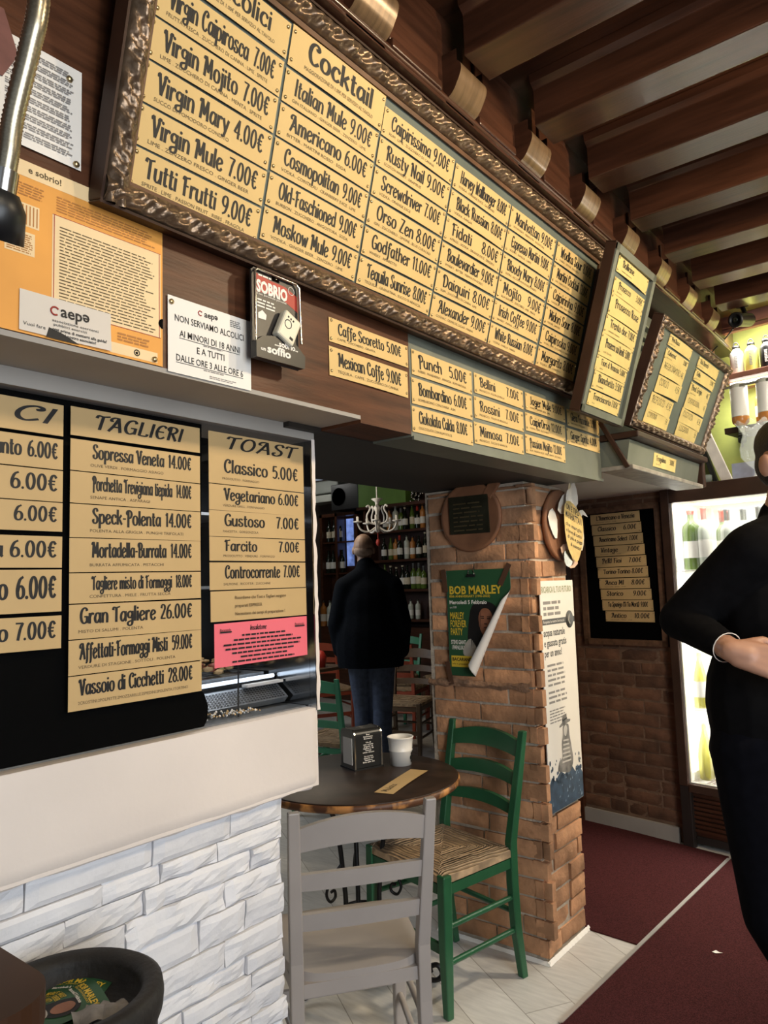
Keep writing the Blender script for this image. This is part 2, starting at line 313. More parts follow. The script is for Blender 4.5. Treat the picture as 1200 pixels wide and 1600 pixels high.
# ------------------------------------------------------------------ lettering: an art-nouveau stroke alphabet
G = {
'a': (5.8, '~4.6,5.4 3.2,6.4 1.6,5.6 .8,3 1.5,.7 2.9,.3 4.6,2.4;4.8,6.4 4.8,.8 5.5,.1'), 'b': (6, '1,10 1,.3;~1,2 2.4,.2 4.6,1 5.2,3.6 4.2,5.9 2.6,6.2 1,4.4'),
'c': (5.2, '~4.7,5.2 3.6,6.4 1.8,5.9 .8,3.2 1.6,.8 3.2,.1 4.8,1.2;*4.5,5.1'), 'd': (6, '5,10 5,.1;~5,4.6 3.4,6.3 1.7,5.8 .8,3.3 1.4,.8 3,.2 5,2'),
'e': (5.3, '~1,2.8 4.5,4.4 3.8,6.1 2.2,6.3 .9,4.2 .9,1.8 2,.1 3.6,.1 4.8,1.4'), 'f': (4.2, '~4.5,9 3.4,10 2.2,8.9 2,6 2,0 1.4,-2.2 .4,-2.4;.5,6.2 3.9,6.2'),
'g': (5.8, '~4.5,5.2 3,6.4 1.2,5.4 1,3.6 2,2.2 3.6,2.4 4.6,4;~4.8,6.4 4.9,0 4.4,-2.4 2.6,-3.2 1,-2.4 1.4,-.8 4.7,.2'), 'h': (6, '1,10 1,0;~1,4 2.2,6 3.8,6.3 4.9,4.6 4.9,0'),
'i': (2.1, '1,6.4 1,0;*1,8.6'), 'j': (2.6, '~1.5,6.4 1.5,-1.2 .9,-2.8 -.4,-2.6;*1.5,8.6'), 'k': (5.6, '1,10 1,0;4.6,6.4 1.2,2.8;2.4,3.9 5.1,0'), 'l': (2.1, '1,10 1,0'),
'm': (8.4, '1,6.4 1,0;~1,4.2 2.1,6.1 3.4,6.1 4.2,4.4 4.2,0;~4.2,4.2 5.3,6.1 6.6,6.1 7.4,4.4 7.4,0'), 'n': (5.8, '1,6.4 1,0;~1,4.2 2.2,6.1 3.8,6.2 4.8,4.4 4.8,0'),
'o': (6, '~3,6.4 1.4,5.5 .8,3.2 1.4,.9 3,0 4.6,.9 5.2,3.2 4.6,5.5 3,6.4'), 'p': (6, '1,6.4 1,-3.2;~1,2 2.4,.2 4.6,1 5.2,3.6 4.2,5.9 2.6,6.2 1,4.4'),
'q': (6, '5,6.4 5,-3.2;~5,4.6 3.4,6.3 1.7,5.8 .8,3.3 1.4,.8 3,.2 5,2'), 'r': (4.2, '1,6.4 1,0;~1,3.8 2,5.7 3.1,6.4 4,5.6'), 's': (5, '~4.2,5.5 3,6.4 1.4,6 1.2,4.6 2.6,3.4 4.1,2.4 4.1,.8 2.6,.1 1.1,.6 .9,1.8 1.8,2'),
't': (3.8, '~1.7,9 1.7,1.2 2.5,.1 3.5,.6;.4,6.4 3.4,6.4'), 'u': (5.8, '~.9,6.4 .9,1.8 2,.2 3.4,.4 4.8,2.4;4.8,6.4 4.8,0'), 'v': (5, '.6,6.4 2.6,0;~2.6,0 4.4,5.2 4.1,6.5'),
'w': (7.4, '.6,6.4 2.2,0 3.8,5;3.8,5.4 5.2,0 6.9,6.4'), 'x': (5.2, '.8,6.4 4.5,0;4.4,6.4 .8,0'), 'y': (5.4, '.8,6.4 2.9,.4;~5,6.4 2.8,-.6 1.6,-2.9 .3,-2.5'), 'z': (5.1, '.8,6.2 4.3,6.2 .8,.2 4.5,.2'),
'A': (7.2, '4,9.8 6.5,0;~4.1,9.6 2.6,4 1,0;1.9,3.4 5.5,3.4;~4,9.8 2.2,9.8 .9,8.8 .9,7.5 1.8,7.3'), 'B': (6.2, '1.7,10 1.7,0;~.9,7.4 .4,8.6 1.4,9.9 3.8,9.8 5,8 4,5.9 1.8,5.4;~1.8,5.4 4.6,5 5.4,2.6 4.2,.3 1.6,.1'),
'C': (6.2, '~5.5,8 5.1,9.3 3.6,10 1.7,8.5 .9,5 1.7,1.5 3.6,.1 5.7,1.6;~5.5,8 4.8,7.5 4.5,8.3'), 'D': (6.9, '1.7,9.8 1.7,0;~1,7.2 .4,8.4 1.6,9.9 4.2,9.4 6,6.8 6,3.4 4.4,.6 1.6,.1'),
'E': (5.8, '~5.2,8.7 3.6,10 1.7,8.6 .9,5 1.7,1.4 3.4,.1 5.3,1.4;1,5.2 4.3,5.2'), 'F': (5.6, '2,9.6 2,0;~.5,8.1 1.2,9.6 3,9.4 5.4,9.9;2,5.2 4.5,5.2'), 'G': (6.7, '~5.6,8.2 5.1,9.4 3.6,10 1.7,8.5 .9,5 1.7,1.5 3.6,.1 5.7,1.4;3.7,4.4 5.9,4.4 5.9,.4'),
'H': (7, '1.4,10 1.4,0;5.6,10 5.6,0;1.4,5 5.6,5'), 'I': (2.5, '1.2,10 1.2,0'), 'J': (4.2, '~2.9,10 2.9,2 2,.2 .5,.6'), 'K': (6.2, '1.4,10 1.4,0;5.5,10 1.5,4.6;2.5,5.8 5.9,0'), 'L': (5.8, '1.4,10 1.4,.3;~1.4,.3 3.8,.1 5.1,.5 5.3,1.6'),
'M': (8, '1.2,0 1.8,9.6;1.8,9.8 4,2.6 6.2,9.8;6.2,9.8 6.8,0;~1.8,9.8 .6,9.5 .4,8.4'), 'N': (6.8, '1.2,0 1.2,9.8 5.5,0 5.5,10;~1.2,9.8 .3,9.4 .2,8.4'), 'O': (7.2, '~3.6,10 1.7,8.6 .9,5 1.7,1.4 3.6,0 5.5,1.4 6.3,5 5.5,8.6 3.6,10'),
'P': (5.7, '1.9,9.6 1.9,-1.6;~1,7.2 .4,8.2 1.4,9.8 3.8,9.8 5.2,7.6 4,5 1.9,4.6'), 'Q': (7.2, '~3.6,10 1.7,8.6 .9,5 1.7,1.4 3.6,0 5.5,1.4 6.3,5 5.5,8.6 3.6,10;4,2.6 6.4,-.8'), 'R': (6.3, '1.7,10 1.7,0;~1,7.3 .4,8.4 1.4,9.9 4,9.8 5.2,8 4.2,5.8 1.8,5.2;3,5.2 5.7,0'),
'S': (5.7, '~4.7,8.2 3.8,9.9 1.8,9.6 1,7.8 2.4,5.8 4.5,4 4.7,1.6 3.2,.1 1.4,.4 .8,2 1.8,2.5'), 'T': (5.9, '~.2,8 .8,9.6 3,9.3 5.9,9.9;3,9.4 3,0'), 'U': (6.6, '~1.2,10 1.2,2.4 2.4,.2 4.2,.4 5.3,2.6 5.3,10'), 'V': (6.2, '1,9.8 3.2,0;~3.2,0 4.9,7 4.8,9 5.6,9.9 6.1,9;~1,9.8 .3,9.2 .4,8.2'),
'W': (8.2, '.6,10 2.4,0 4.1,8;4.1,8 5.8,0 7.5,10'), 'Z': (6, '1,9.8 5.1,9.8 .9,.2 5.3,.2'), 'X': (6, '.8,10 5.2,0;5.2,10 .8,0'), 'Y': (5.8, '.6,10 2.9,4.8;5.2,10 2.9,4.8 2.9,0'),
'0': (5.9, '~2.9,9.8 1.5,8.4 .9,5 1.5,1.4 2.9,0 4.3,1.4 4.9,5 4.3,8.4 2.9,9.8'), '1': (3.6, '.8,8.2 2.1,9.8 2.1,0'), '2': (5.4, '~1,7.6 1.8,9.7 3.8,9.5 4.5,7.4 3.2,4.4 .9,.2;.9,.2 4.9,.2'), '3': (5.2, '~.9,8.6 2.6,9.9 4.2,8.4 3.6,6 2,5.4;~2,5.4 4.4,4.6 4.4,1.4 2.6,.1 .8,1'),
'4': (5.8, '4,0 4,9.8 .6,3 5.3,3'), '5': (5.3, '4.5,9.7 1.6,9.7 1.2,5.5;~1.2,5.5 3.2,6.2 4.7,4.6 4.5,1.8 2.9,.1 1,.8'), '6': (5.6, '~4.2,9.8 2.2,8.4 .9,4.4 1.3,1 2.9,.1 4.6,1.3 4.7,4 3.3,5.6 1.7,5 1,3.2'), '7': (5, '.7,9.7 4.7,9.7;~4.7,9.7 3.2,6 2.1,0'),
'8': (5.7, '~2.9,5.4 1.3,7 1.4,9 2.9,9.9 4.4,9 4.5,7 2.9,5.4 1,3.4 1,1.2 2.9,0 4.8,1.2 4.8,3.4 2.9,5.4'), '9': (5.6, '~1.4,.1 3.4,1.6 4.7,5.6 4.3,9 2.7,9.9 1,8.7 .9,6 2.3,4.4 3.9,5 4.6,6.8'), '.': (1.9, '*.9,.4'), ',': (1.9, '1,.6 .6,-1.2'), '€': (5.4, '~4.8,8.2 3.6,9.8 2.2,8.6 1.6,5 2.2,1.4 3.6,.1 5,1.4;.5,6 4.1,6;.5,4 3.9,4'),
'-': (3.6, '.5,4 3.1,4'), "'": (1.6, '.8,10 .6,8'), '!': (2, '1,10 1,2.6;*1,.4'), '/': (4, '.4,-1 3.4,10'), '(': (3, '~2.4,10.4 1,7 1,3 2.4,-.6'), ')': (3, '~.6,10.4 2,7 2,3 .6,-.6'), '+': (4, '.6,4 3.4,4;2,2.4 2,5.6'), ' ': (3.2, '')}
def cat(pts, n=5):
    out = []
    for i in range(len(pts)-1):
        p0 = pts[max(0, i-1)]; p1 = pts[i]; p2 = pts[i+1]; p3 = pts[min(len(pts)-1, i+2)]
        if pts[0] == pts[-1]:
            if i == 0: p0 = pts[-2]
            if i == len(pts)-2: p3 = pts[1]
        for k in range(n):
            t = k/n; q = []
            for a in (0, 1):
                q.append(.5*(2*p1[a]+(p2[a]-p0[a])*t+(2*p0[a]-5*p1[a]+4*p2[a]-p3[a])*t*t+(3*p1[a]-p0[a]-3*p2[a]+p3[a])*t**3))
            out.append(tuple(q))
    out.append(pts[-1]); return out
def text_w(t): return sum(G.get(c, G['o'])[0] for c in t)+.35*len(t)
def seg(mb, pts, u, v, s, sx, x0, pos, wv, wh, slant, mi):
    vs = []
    for i, (x, y) in enumerate(pts):
        a = pts[max(0, i-1)]; b = pts[min(len(pts)-1, i+1)]; loop = pts[0] == pts[-1]
        if loop and i in (0, len(pts)-1): a, b = pts[-2], pts[1]
        tx, ty = b[0]-a[0], b[1]-a[1]; l = math.hypot(tx, ty) or 1; tx /= l; ty /= l
        hw = math.hypot(wv*ty, wh*tx); ex = 0 if loop else (-.25 if i == 0 else (.25 if i == len(pts)-1 else 0))
        X = x+tx*ex; Y = y+ty*ex
        for sg in (-1, 1):
            px = X-ty*hw*sg/max(.55, sx)**.5; py = Y+tx*hw*sg
            vs.append(pos(u+(x0+px+slant*py)*s*sx, v+py*s))
    mb.add(vs, [(2*i, 2*i+2, 2*i+3, 2*i+1) for i in range(len(pts)-1)], mi)
def letters(mb, t, u, v, cap, sx, pos, wv=.78, wh=.40, slant=0, mi=0, rng=None, rough=0):
    """draw t at (u,v); cap = cap height; sx = horizontal stretch; pos(u,v) gives the 3-D point"""
    s = cap/10; x0 = 0
    for ch in t:
        w, st = G.get(ch, G['o'])
        for k in st.split(';'):
            if not k: continue
            if k[0] == '*':
                cx, cy = map(float, k[1:].split(',')); pts = [(cx+.85*math.cos(i*PI/4)/max(.6, sx), cy+.85*math.sin(i*PI/4)) for i in range(8)]
                mb.add([pos(u+(x0+x+slant*y)*s*sx, v+y*s) for x, y in pts], [tuple(range(8))], mi); continue
            sm = k[0] == '~'; pts = [tuple(map(float, q.split(','))) for q in k.lstrip('~').split()]
            if rough: pts = [(x+random.uniform(-rough, rough), y+random.uniform(-rough, rough)) for x, y in pts]
            if sm: pts = cat(pts, 4)
            elif len(pts) > 2:
                for q0, q1 in zip(pts, pts[1:]): seg(mb, (q0, q1), u, v, s, sx, x0, pos, wv, wh, slant, mi)
                continue
            seg(mb, pts, u, v, s, sx, x0, pos, wv, wh, slant, mi)
        x0 += w+.35
    return x0*s*sx
_bf = {}
def bfont(t, bold=0):
    """outline of the built-in font as flat triangles; returns verts, faces, width (cap height about .7)"""
    if (t, bold) in _bf: return _bf[t, bold]
    c = bpy.data.curves.new('text', 'FONT'); c.body = t; c.resolution_u = 2; c.fill_mode = 'FRONT'; c.offset = bold
    o = bpy.data.objects.new('text', c); me = bpy.data.meshes.new_from_object(o)
    vs = [tuple(v.co[:2]) for v in me.vertices]; fs = [tuple(p.vertices) for p in me.polygons]
    bpy.data.objects.remove(o); bpy.data.curves.remove(c); bpy.data.meshes.remove(me)
    x0 = min((v[0] for v in vs), default=0); x1 = max((v[0] for v in vs), default=1)
    _bf[t, bold] = ([(x-x0, y) for x, y in vs], fs, x1-x0); return _bf[t, bold]
def btext(mb, t, u, v, h, width, pos, mi=0, bold=0, align='l', rot=0):
    vs, fs, w = bfont(t, bold); sx = (width/w) if width else h/.7; sy = h/.7
    off = -w*sx/2 if align == 'c' else (-w*sx if align == 'r' else 0); c, s_ = math.cos(rot), math.sin(rot)
    mb.add([pos(u+(off+x*sx)*c-y*sy*s_, v+(off+x*sx)*s_+y*sy*c) for x, y in vs], fs, mi); return w*sx
def lines(mb, u0, u1, v1, v0, n, pos, mi=0, h=.5, gap=.12, ragged=.15):
    """rows of unreadable small print: one dash per word"""
    p = (v1-v0)/n
    for i in range(n):
        y = v1-(i+1)*p; u = u0; end = u1-(u1-u0)*random.random()*ragged
        while u < end:
            w = min(end-u, random.uniform(.5, 1.8)*p*2.2)
            mb.add([pos(u, y), pos(u+w, y), pos(u+w, y+p*h), pos(u, y+p*h)], [(0, 1, 2, 3)], mi); u += w+p*.45

# ------------------------------------------------------------------ price strips
tk = MB(); tk.lathe([(.0042, 0), (.0038, .0018), (.0022, .003), (.0001, .0034)], 8)
TACK = tk.build('tack', M_brass); TACK_ME = TACK.data; bpy.data.objects.remove(TACK)
def strip(fr, u, v, w, h, title, price, sub, label, group, place_cat='price strip', off=.003, mat=None, tacks=4, cap=None, tu=.09, pr=.91, bow=.0, slant=0, rot=0, base=.36, bold=1, hand=False, header=False, subh=None):
    mat = mat or M_paper; bow = bow or random.uniform(.0015, .005); tilt = random.uniform(-.004, .004)+rot
    ph = random.uniform(0, PI)
    def z(x, y): return bow*math.sin(PI*min(1, max(0, x/w)))*(.6+.4*math.sin(ph+3*y/h))+.0004
    m = MB(); nu, nv = 10, 3
    m.grid(lambda a, b: (a*w, b*h, z(a*w, b*h)), nu, nv)
    m.grid(lambda a, b: ((1-a)*w, b*h, z((1-a)*w, b*h)-.0005), nu, nv)
    s = m.build('menu_strip', mat, mw=fr.mw(u, v, off, tilt)); tag(s, label, place_cat, group)
    pos = lambda a, b: (a, b, z(a, b)+.0006)
    cap = cap or h*.46; L = MB()
    x0 = tu*w; x1 = pr*w; wt = text_w(title)*cap/10; wp = text_w(price)*cap/10 if price else 0
    avail = x1-x0; gap = cap*.35 if price else 0; sx = min(1.12, (avail-gap)/(wt+wp)) if wt+wp else 1
    if header: sx = avail/wt
    rg = .35 if hand else 0; wv = .92*bold; wh = .46*bold
    if hand: wv = wh = .42
    letters(L, title, x0, base*h, cap, sx, pos, wv, wh, slant, rough=rg)
    if price: letters(L, price, x1-wp*sx, base*h, cap, sx, pos, wv*.9, wh, slant, rough=rg)
    L.build('lettering', M_ink, s)
    if sub:
        P = MB(); sh = subh or h*.10; ln = len(sub)*sh*.95
        btext(P, sub, x0*.9, base*h*.38, sh, min(ln, w*.88-x0*.9), pos); P.build('fine_print', M_inkb, s)
    for k in range(tacks):
        t = bpy.data.objects.new('tack', TACK_ME); COL.objects.link(t); t.parent = s
        tx = (.025*w if k % 2 == 0 else w-.025*w); ty = (.14*h if k < 2 else .86*h)
        t.location = (tx+random.uniform(-.002, .002), ty+random.uniform(-.002, .002), .0006)
    return s

# ================================================================== THE SETTING
# laminate floor: planks in one mesh
def plank_floor_mat():
    m = pmat('grey_white_laminate', '#dedbd5', .40, var=.10, scale=5, stretch=(2, 12, 2))
    nt = m.node_tree; N = nt.nodes; L = nt.links; b = N['Principled BSDF']
    tc = N.new('ShaderNodeTexCoord'); mp = N.new('ShaderNodeMapping'); mp.inputs['Rotation'].default_value = (0, 0, .55); L.new(tc.outputs['Object'], mp.inputs[0])
    br = N.new('ShaderNodeTexBrick'); L.new(mp.outputs[0], br.inputs[0]); br.inputs['Scale'].default_value = 1
    br.inputs['Brick Width'].default_value = 1.2; br.inputs['Row Height'].default_value = .19; br.inputs['Mortar Size'].default_value = .0018
    br.inputs['Color1'].default_value = (1, 1, 1, 1); br.inputs['Color2'].default_value = (.84, .83, .82, 1); br.inputs['Mortar'].default_value = (.45, .43, .40, 1)
    mx = N.new('ShaderNodeMix'); mx.data_type = 'RGBA'; mx.blend_type = 'MULTIPLY'; mx.inputs[0].default_value = 1
    src = b.inputs['Base Color'].links[0].from_socket; L.new(src, mx.inputs[6]); L.new(br.outputs[0], mx.inputs[7]); L.new(mx.outputs[2], b.inputs['Base Color'])
    return m
struct('floor', box(-8.3, 2.4, -2.4, 7.8, -.06, 0), plank_floor_mat())
m = MB(); m.prism([(-1.199, 3.075), (-1.150, 4.27), (-2.04, 4.44), (-2.04, 3.13)][::-1], lambda u, v, w: Vector((u, v, w)), .0005, .006)
tag(m.build('carpet_mat', M_carpet), 'dark red carpet square behind the brick pillar, left of the metal strip', 'carpet', 'red carpets')
m = MB(); m.prism([(-1.32, -2.0), (-1.222, 2.41), (-1.134, 4.24), (2.3, 3.75), (2.3, -2.0)][::-1], lambda u, v, w: Vector((u, v, w)), .0005, .006)
tag(m.build('carpet_mat', M_carpet), 'large dark red carpet covering the aisle right of the metal strip', 'carpet', 'red carpets')
struct('trim_1', MB().bar((-1.226, 2.405, .006), (-1.142, 4.235, .006), .016, .006), M_alu)
# torn scrap of paper on the carpet
c = MB(); c.grid(lambda a, b: (.028*(a-.5)+.01*b, .022*(b-.5)*(1-.6*a), .002+.006*abs(a-.5)), 4, 3)
tag(c.build('paper_scrap', M_white, mw=Matrix.Translation((-.93, 3.18, .0065))), 'tiny white scrap of paper lying on the red aisle carpet', 'litter')

struct('ceiling', box(-1.25, 2.4, -2.4, 4.9, 3.02, 3.08), M_dark)
# long ceiling beams, each with its curved corbel
BE = MB(); y0b = -1.2
def beam_profile(yy):
    m = MB(); fr = lambda u, v, w: Vector((w, yy+u, v))
    pr = [(0, 2.868), (.128, 2.868), (.132, 2.875), (.132, 3.02), (-.028, 3.02), (-.020, 2.995), (0, 2.982)]
    m.prism(pr, fr, -.93, 2.38); return m
ki = 0
for k in range(-5, 9):
    yy = 1.565+.397*k
    if yy < -1 or yy > 4.25: continue
    struct('trim_%d' % (2+ki), beam_profile(yy), M_dark, bevel=.004); ki += 1
    # corbel: S-shaped in side view
    pr = cat([(-.953, 2.867), (-.944, 2.857), (-.941, 2.842), (-.946, 2.824), (-.956, 2.806), (-.964, 2.793), (-.976, 2.781), (-.992, 2.774), (-1.012, 2.771)], 3)
    m = MB(); n = len(pr); y_0, y_1 = yy-.002, yy+.128
    m.add([Vector((x, y_0, z)) for x, z in pr]+[Vector((x, y_1, z)) for x, z in pr], [(i, i+1, n+i+1, n+i) for i in range(n-1)], 1, True)
    sd = pr+[(-1.03, 2.771), (-1.03, 2.90), (-.953, 2.90)]
    for y_ in (y_0, y_1): m.add([Vector((x, y_, z)) for x, z in sd], [tuple(range(len(sd)))], 0)
    m.box(-1.03, -.99, yy-.006, yy+.132, 2.762, 2.771, 0)
    tag(m.build('trim_%d' % (60+ki), [M_dark, M_corbel]), kind='structure')
# frieze with moulding between the corbels, cornice below
m = MB(); m.box(-1.25, -1.0, -1.5, 4.6, 2.765, 3.03)
for k in range(-5, 9):
    yy = 1.565+.397*k
    if yy < -1 or yy > 4.25: continue
    m.box(-1.0, -.988, yy+.15, yy+.36, 2.80, 2.985); m.box(-1.0, -.978, yy+.15, yy+.36, 2.775, 2.80)
struct('trim_40', m, M_darky, bevel=.004)
m = MB(); m.tube([(-.994, -1.5, 2.776), (-.994, 4.6, 2.776)], .010, 8); m.box(-1.03, -.990, -1.5, 4.6, 2.758, 2.770)
struct('trim_41', m, M_darky)

# fascia of the bar wall
struct('wall_left', box(-1.34, -1.2, -1.5, 1.638, 1.931, 2.765), M_fascia)
m = box(-1.34, -1.2, 1.638, 2.985, 1.906, 2.765); m.box(-1.199, -1.193, 1.64, 2.985, 1.897, 1.908)
struct('trim_43', m, M_greyp)
# recess panel over the further passage, behind the wine boards
m = box(-1.34, -1.205, 2.985, 4.55, 2.06, 2.745); struct('trim_44', m, M_greyp)
m = MB()
for z, x, r in ((2.70, -1.12, .03), (2.655, -1.15, .018), (2.62, -1.17, .012)): m.box(x-.09, x, 2.92, 4.5, z-r, z+r)
struct('trim_45', m, M_greyp, bevel=.006)
# lowered soffit behind the fascia
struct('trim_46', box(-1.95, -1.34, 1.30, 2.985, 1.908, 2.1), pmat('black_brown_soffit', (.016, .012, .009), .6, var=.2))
struct('trim_47', box(-1.36, -1.2, -1.5, 1.42, 1.921, 1.931), M_greys)
struct('trim_56', box(-1.34, -1.2, 1.42, 1.638, 1.912, 1.931), M_fascia)
# white counter wall: lintel, jamb, plaster sill
m = box(-1.52, -1.36, -1.5, 1.412, 1.887, 1.925); struct('trim_48', m, M_greys)
def rough_block(x0, x1, y0, y1, z0, z1, amp, n):
    m = MB()
    nu = int((y1-y0)/n); nv = max(3, int((z1-z0)/n))
    def front(a, b):
        y = y0+(y1-y0)*a; z = z0+(z1-z0)*b
        d = noise.noise(Vector((y*5, z*9, 1)))*amp
        if b < .02: z += noise.noise(Vector((y*14, 0, 4)))*.007
        if a > .99: y += noise.noise(Vector((0, z*26, 7)))*.005-.006*max(0, 1-b*5)
        rr = .014*max(0, 1-b*(z1-z0)/.014)**2 + (.012*max(0, 1-(1-a)*(y1-y0)/.012)**2)
        return Vector((x1+d-rr, y, z))
    m.grid(front, nu, nv)
    m.box(x0, x1-.004, y0, y1-.007, z0+.006, z1)
    ed = [front(1, j/nv) for j in range(nv+1)]
    m.add([p for p in ed]+[Vector((x0, p.y, p.z)) for p in ed], [(j, j+1, nv+2+j, nv+1+j) for j in range(nv)])
    ed = [front(j/nu, 0) for j in range(nu+1)]
    m.add([p for p in ed]+[Vector((x0, p.y, p.z)) for p in ed], [(j+1, j, nu+1+j, nu+2+j) for j in range(nu)])
    return m
m = rough_block(-1.95, -1.36, -1.5, 1.412, .985, 1.186, .004, .018)
struct('trim_49', m, M_plaster)
# worn white jamb at the end of the counter wall
m = MB()
ys = [1.403+.004*noise.noise(Vector((0, i*.9, 2))) for i in range(22)]
m.grid(lambda a, b: Vector((-1.358+.003*noise.noise(Vector((b*30, 0, 0))), 1.3995+a*(.012+.006*noise.noise(Vector((0, b*17, 2)))), 1.18+b*.71)), 1, 34)
struct('trim_50', m, M_plaster)
struct('trim_59', box(-1.95, -1.3605, 1.3995, 1.409, 1.18, 1.89), pmat('mirror_case_end', (.45, .47, .5), .12, metal=1, var=.1))  # mirror face added so the reflected vents seem to run on
# lower split-face stone wall
def stone_wall():
    m = MB(); z = .0; r = 0
    random.seed(3)
    while z < .98:
        h = random.choice((.042, .05, .058, .07)); h = min(h, .985-z); y = -1.5+random.uniform(-.2, 0); 
        if h < .02: break
        while y < 1.30:
            w = random.uniform(.12, .30); y1 = min(1.303+random.uniform(-.006, .006) if y+w > 1.22 else y+w, 1.309)
            if y1-y < .02: break
            if y1 > -.2:
                d = random.uniform(-.006, .005); rg = random.choice((.0012, .003, .0065)); sd = random.uniform(0, 99); tilt = random.uniform(-.003, .003)
                nu = max(4, int((y1-y)/.022)); nv = 5
                def fn(a, b, y=y, y1=y1, z=z, h=h, d=d, rg=rg, sd=sd, nu=nu, tilt=tilt):
                    yy = y+.0012+(y1-y-.0024)*a; zz = z+.0012+(h-.0024)*b
                    e = min(a*(y1-y), (1-a)*(y1-y), b*h, (1-b)*h)
                    return Vector((-1.392+d+tilt*(2*b-1)+rg*1.6*noise.noise(Vector((yy*22, zz*34, sd)))+rg*.8*noise.noise(Vector((yy*60, zz*80, sd)))-max(0, .005-e)*1.3, yy, zz))
                m.grid(fn, nu, nv, smooth=False)
                b0 = len(m.v)
                # side faces back into the mortar
                for edge in ([fn(i/nu, 0) for i in range(nu+1)], [fn(i/nu, 1) for i in range(nu+1)], [fn(0, j/nv) for j in range(nv+1)], [fn(1, j/nv) for j in range(nv+1)]):
                    k = len(edge); m.add(edge+[Vector((-1.425, p.y, p.z)) for p in edge], [(i, i+1, k+i+1, k+i) for i in range(k-1)])
                if y1 > 1.29: m.add([Vector((-1.40+d, y1, z+.002)), Vector((-1.95, y1, z+.002)), Vector((-1.95, y1, z+h-.002)), Vector((-1.40+d, y1, z+h-.002))], [(0, 1, 2, 3)])
            y = y1
        z += h; r += 1
    m.box(-1.95, -1.415, -1.5, 1.292, 0, .985)
    return m
struct('wall_counter', stone_wall(), M_stone)

# brick pillar
def bricks(m, fr, u0, u1, v0, v1, course=.0745, length=.245, depth=.03, joint=.011, phase=0, seed=1, amp=.004):
    rnd = random.Random(seed); v = v0; r = 0
    while v < v1-.01:
        h = min(course, v1-v)-joint; u = u0-(length*.5 if (r+phase) % 2 else 0)
        while u < u1:
            L_ = length*rnd.uniform(.9, 1.1) if rnd.random() > .2 else length*.5
            a = max(u, u0); b = min(u+L_-joint, u1)
            if b-a > .02:
                d = rnd.uniform(-amp, amp); j = [rnd.uniform(-.003, .003) for _ in range(8)]
                nu = max(2, int((b-a)/.03)); nv = 3; sd = rnd.uniform(0, 99)
                def fn(x, y, a=a, b=b, v=v, h=h, d=d, j=j, sd=sd):
                    U = a+(b-a)*x; V = v+h*y+j[0]*(1-x)+j[1]*x
                    e = min(x*(b-a), (1-x)*(b-a), y*h, (1-y)*h)
                    return fr(U, V, depth+d+.003*noise.noise(Vector((U*40, V*50, sd)))-.006*max(0, 1-e/.006))
                m.grid(fn, nu, nv)
                for edge in ([fn(i/nu, 0) for i in range(nu+1)], [fn(i/nu, 1) for i in range(nu+1)][::-1], [fn(0, i/nv) for i in range(nv+1)][::-1], [fn(1, i/nv) for i in range(nv+1)]):
                    k = len(edge); m.add(edge+[p-fr.n*(depth+.004) for p in edge], [(i, k+i, k+i+1, i+1) for i in range(k-1)])
            u += L_
        v += course; r += 1
m = MB(); D = .028
bricks(m, Frame((-1.95+D, 2.73+D, 0), (1, 0, 0), (0, 0, 1)), 0, .52-.0-D*0, .02, 1.905, depth=D, seed=2)
bricks(m, Frame((-1.43-D, 2.73, 0), (0, 1, 0), (0, 0, 1)), .0, .372, .02, 1.905, depth=D, length=.25, phase=1, seed=5, amp=.007)
PB = m.build('brick_pillar', M_brick)
tag(PB, 'square pillar of old orange bricks at the end of the passage', 'pillar')
c = MB(); c.box(-1.945+D*0, -1.43-D*.45, 2.73+D*.45, 3.10, 0, 1.905)
c.build('mortar', M_mortar, PB); c = MB(); c.grid(lambda a, b: Vector((-1.95+.50*a, 2.728-.010*(1-abs(2*b-1))+.008*noise.noise(Vector((a*16, b*6, 3))), 1.045+.030*b+.018*noise.noise(Vector((a*9, b, 8))))), 30, 6)
c.build('rough_ledge', pmat('crumbled_brick', (.30, .17, .10), .9, var=.4, scale=20, bump=.6), PB)
c = MB(); c.grid(lambda a, b: Vector((-1.95+.53*a, 2.728-.012*b+.004*noise.noise(Vector((a*30, b, 1))), .012*(1-b)+.001)), 40, 2)
c.grid(lambda a, b: Vector((-1.428+.012*b+.005*noise.noise(Vector((a*30, b, 5))), 2.72+.385*a, .014*(1-b)+.001)), 40, 2)
c.build('mortar_skirt', M_white, PB)

# further wall with dark bricks, set at a slight angle
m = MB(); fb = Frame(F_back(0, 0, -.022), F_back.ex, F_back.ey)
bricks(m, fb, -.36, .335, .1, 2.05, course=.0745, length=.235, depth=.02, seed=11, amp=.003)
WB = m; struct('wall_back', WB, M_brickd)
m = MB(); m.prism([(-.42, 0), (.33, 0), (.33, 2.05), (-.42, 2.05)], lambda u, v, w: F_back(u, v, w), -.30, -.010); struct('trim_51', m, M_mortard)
m = MB(); m.prism([(-.345, 0), (.30, 0), (.30, .085), (-.345, .085)], lambda u, v, w: F_back(u, v, w), 0, .02); struct('baseboard_back', m, M_greys, bevel=.003)
struct('trim_52', box(-2.12, -2.06, 3.10, 4.5, 0, 2.1), M_dark)
m = box(-2.05, -1.25, 3.0, 4.5, 1.985, 2.03); struct('trim_53', m, M_whitep)
struct('trim_54', MB().prism([(-.345, .0), (-.295, .0), (-.295, 1.96), (-.345, 1.96)], lambda u, v, w: F_back(u, v, w), .0, .03), M_dark)

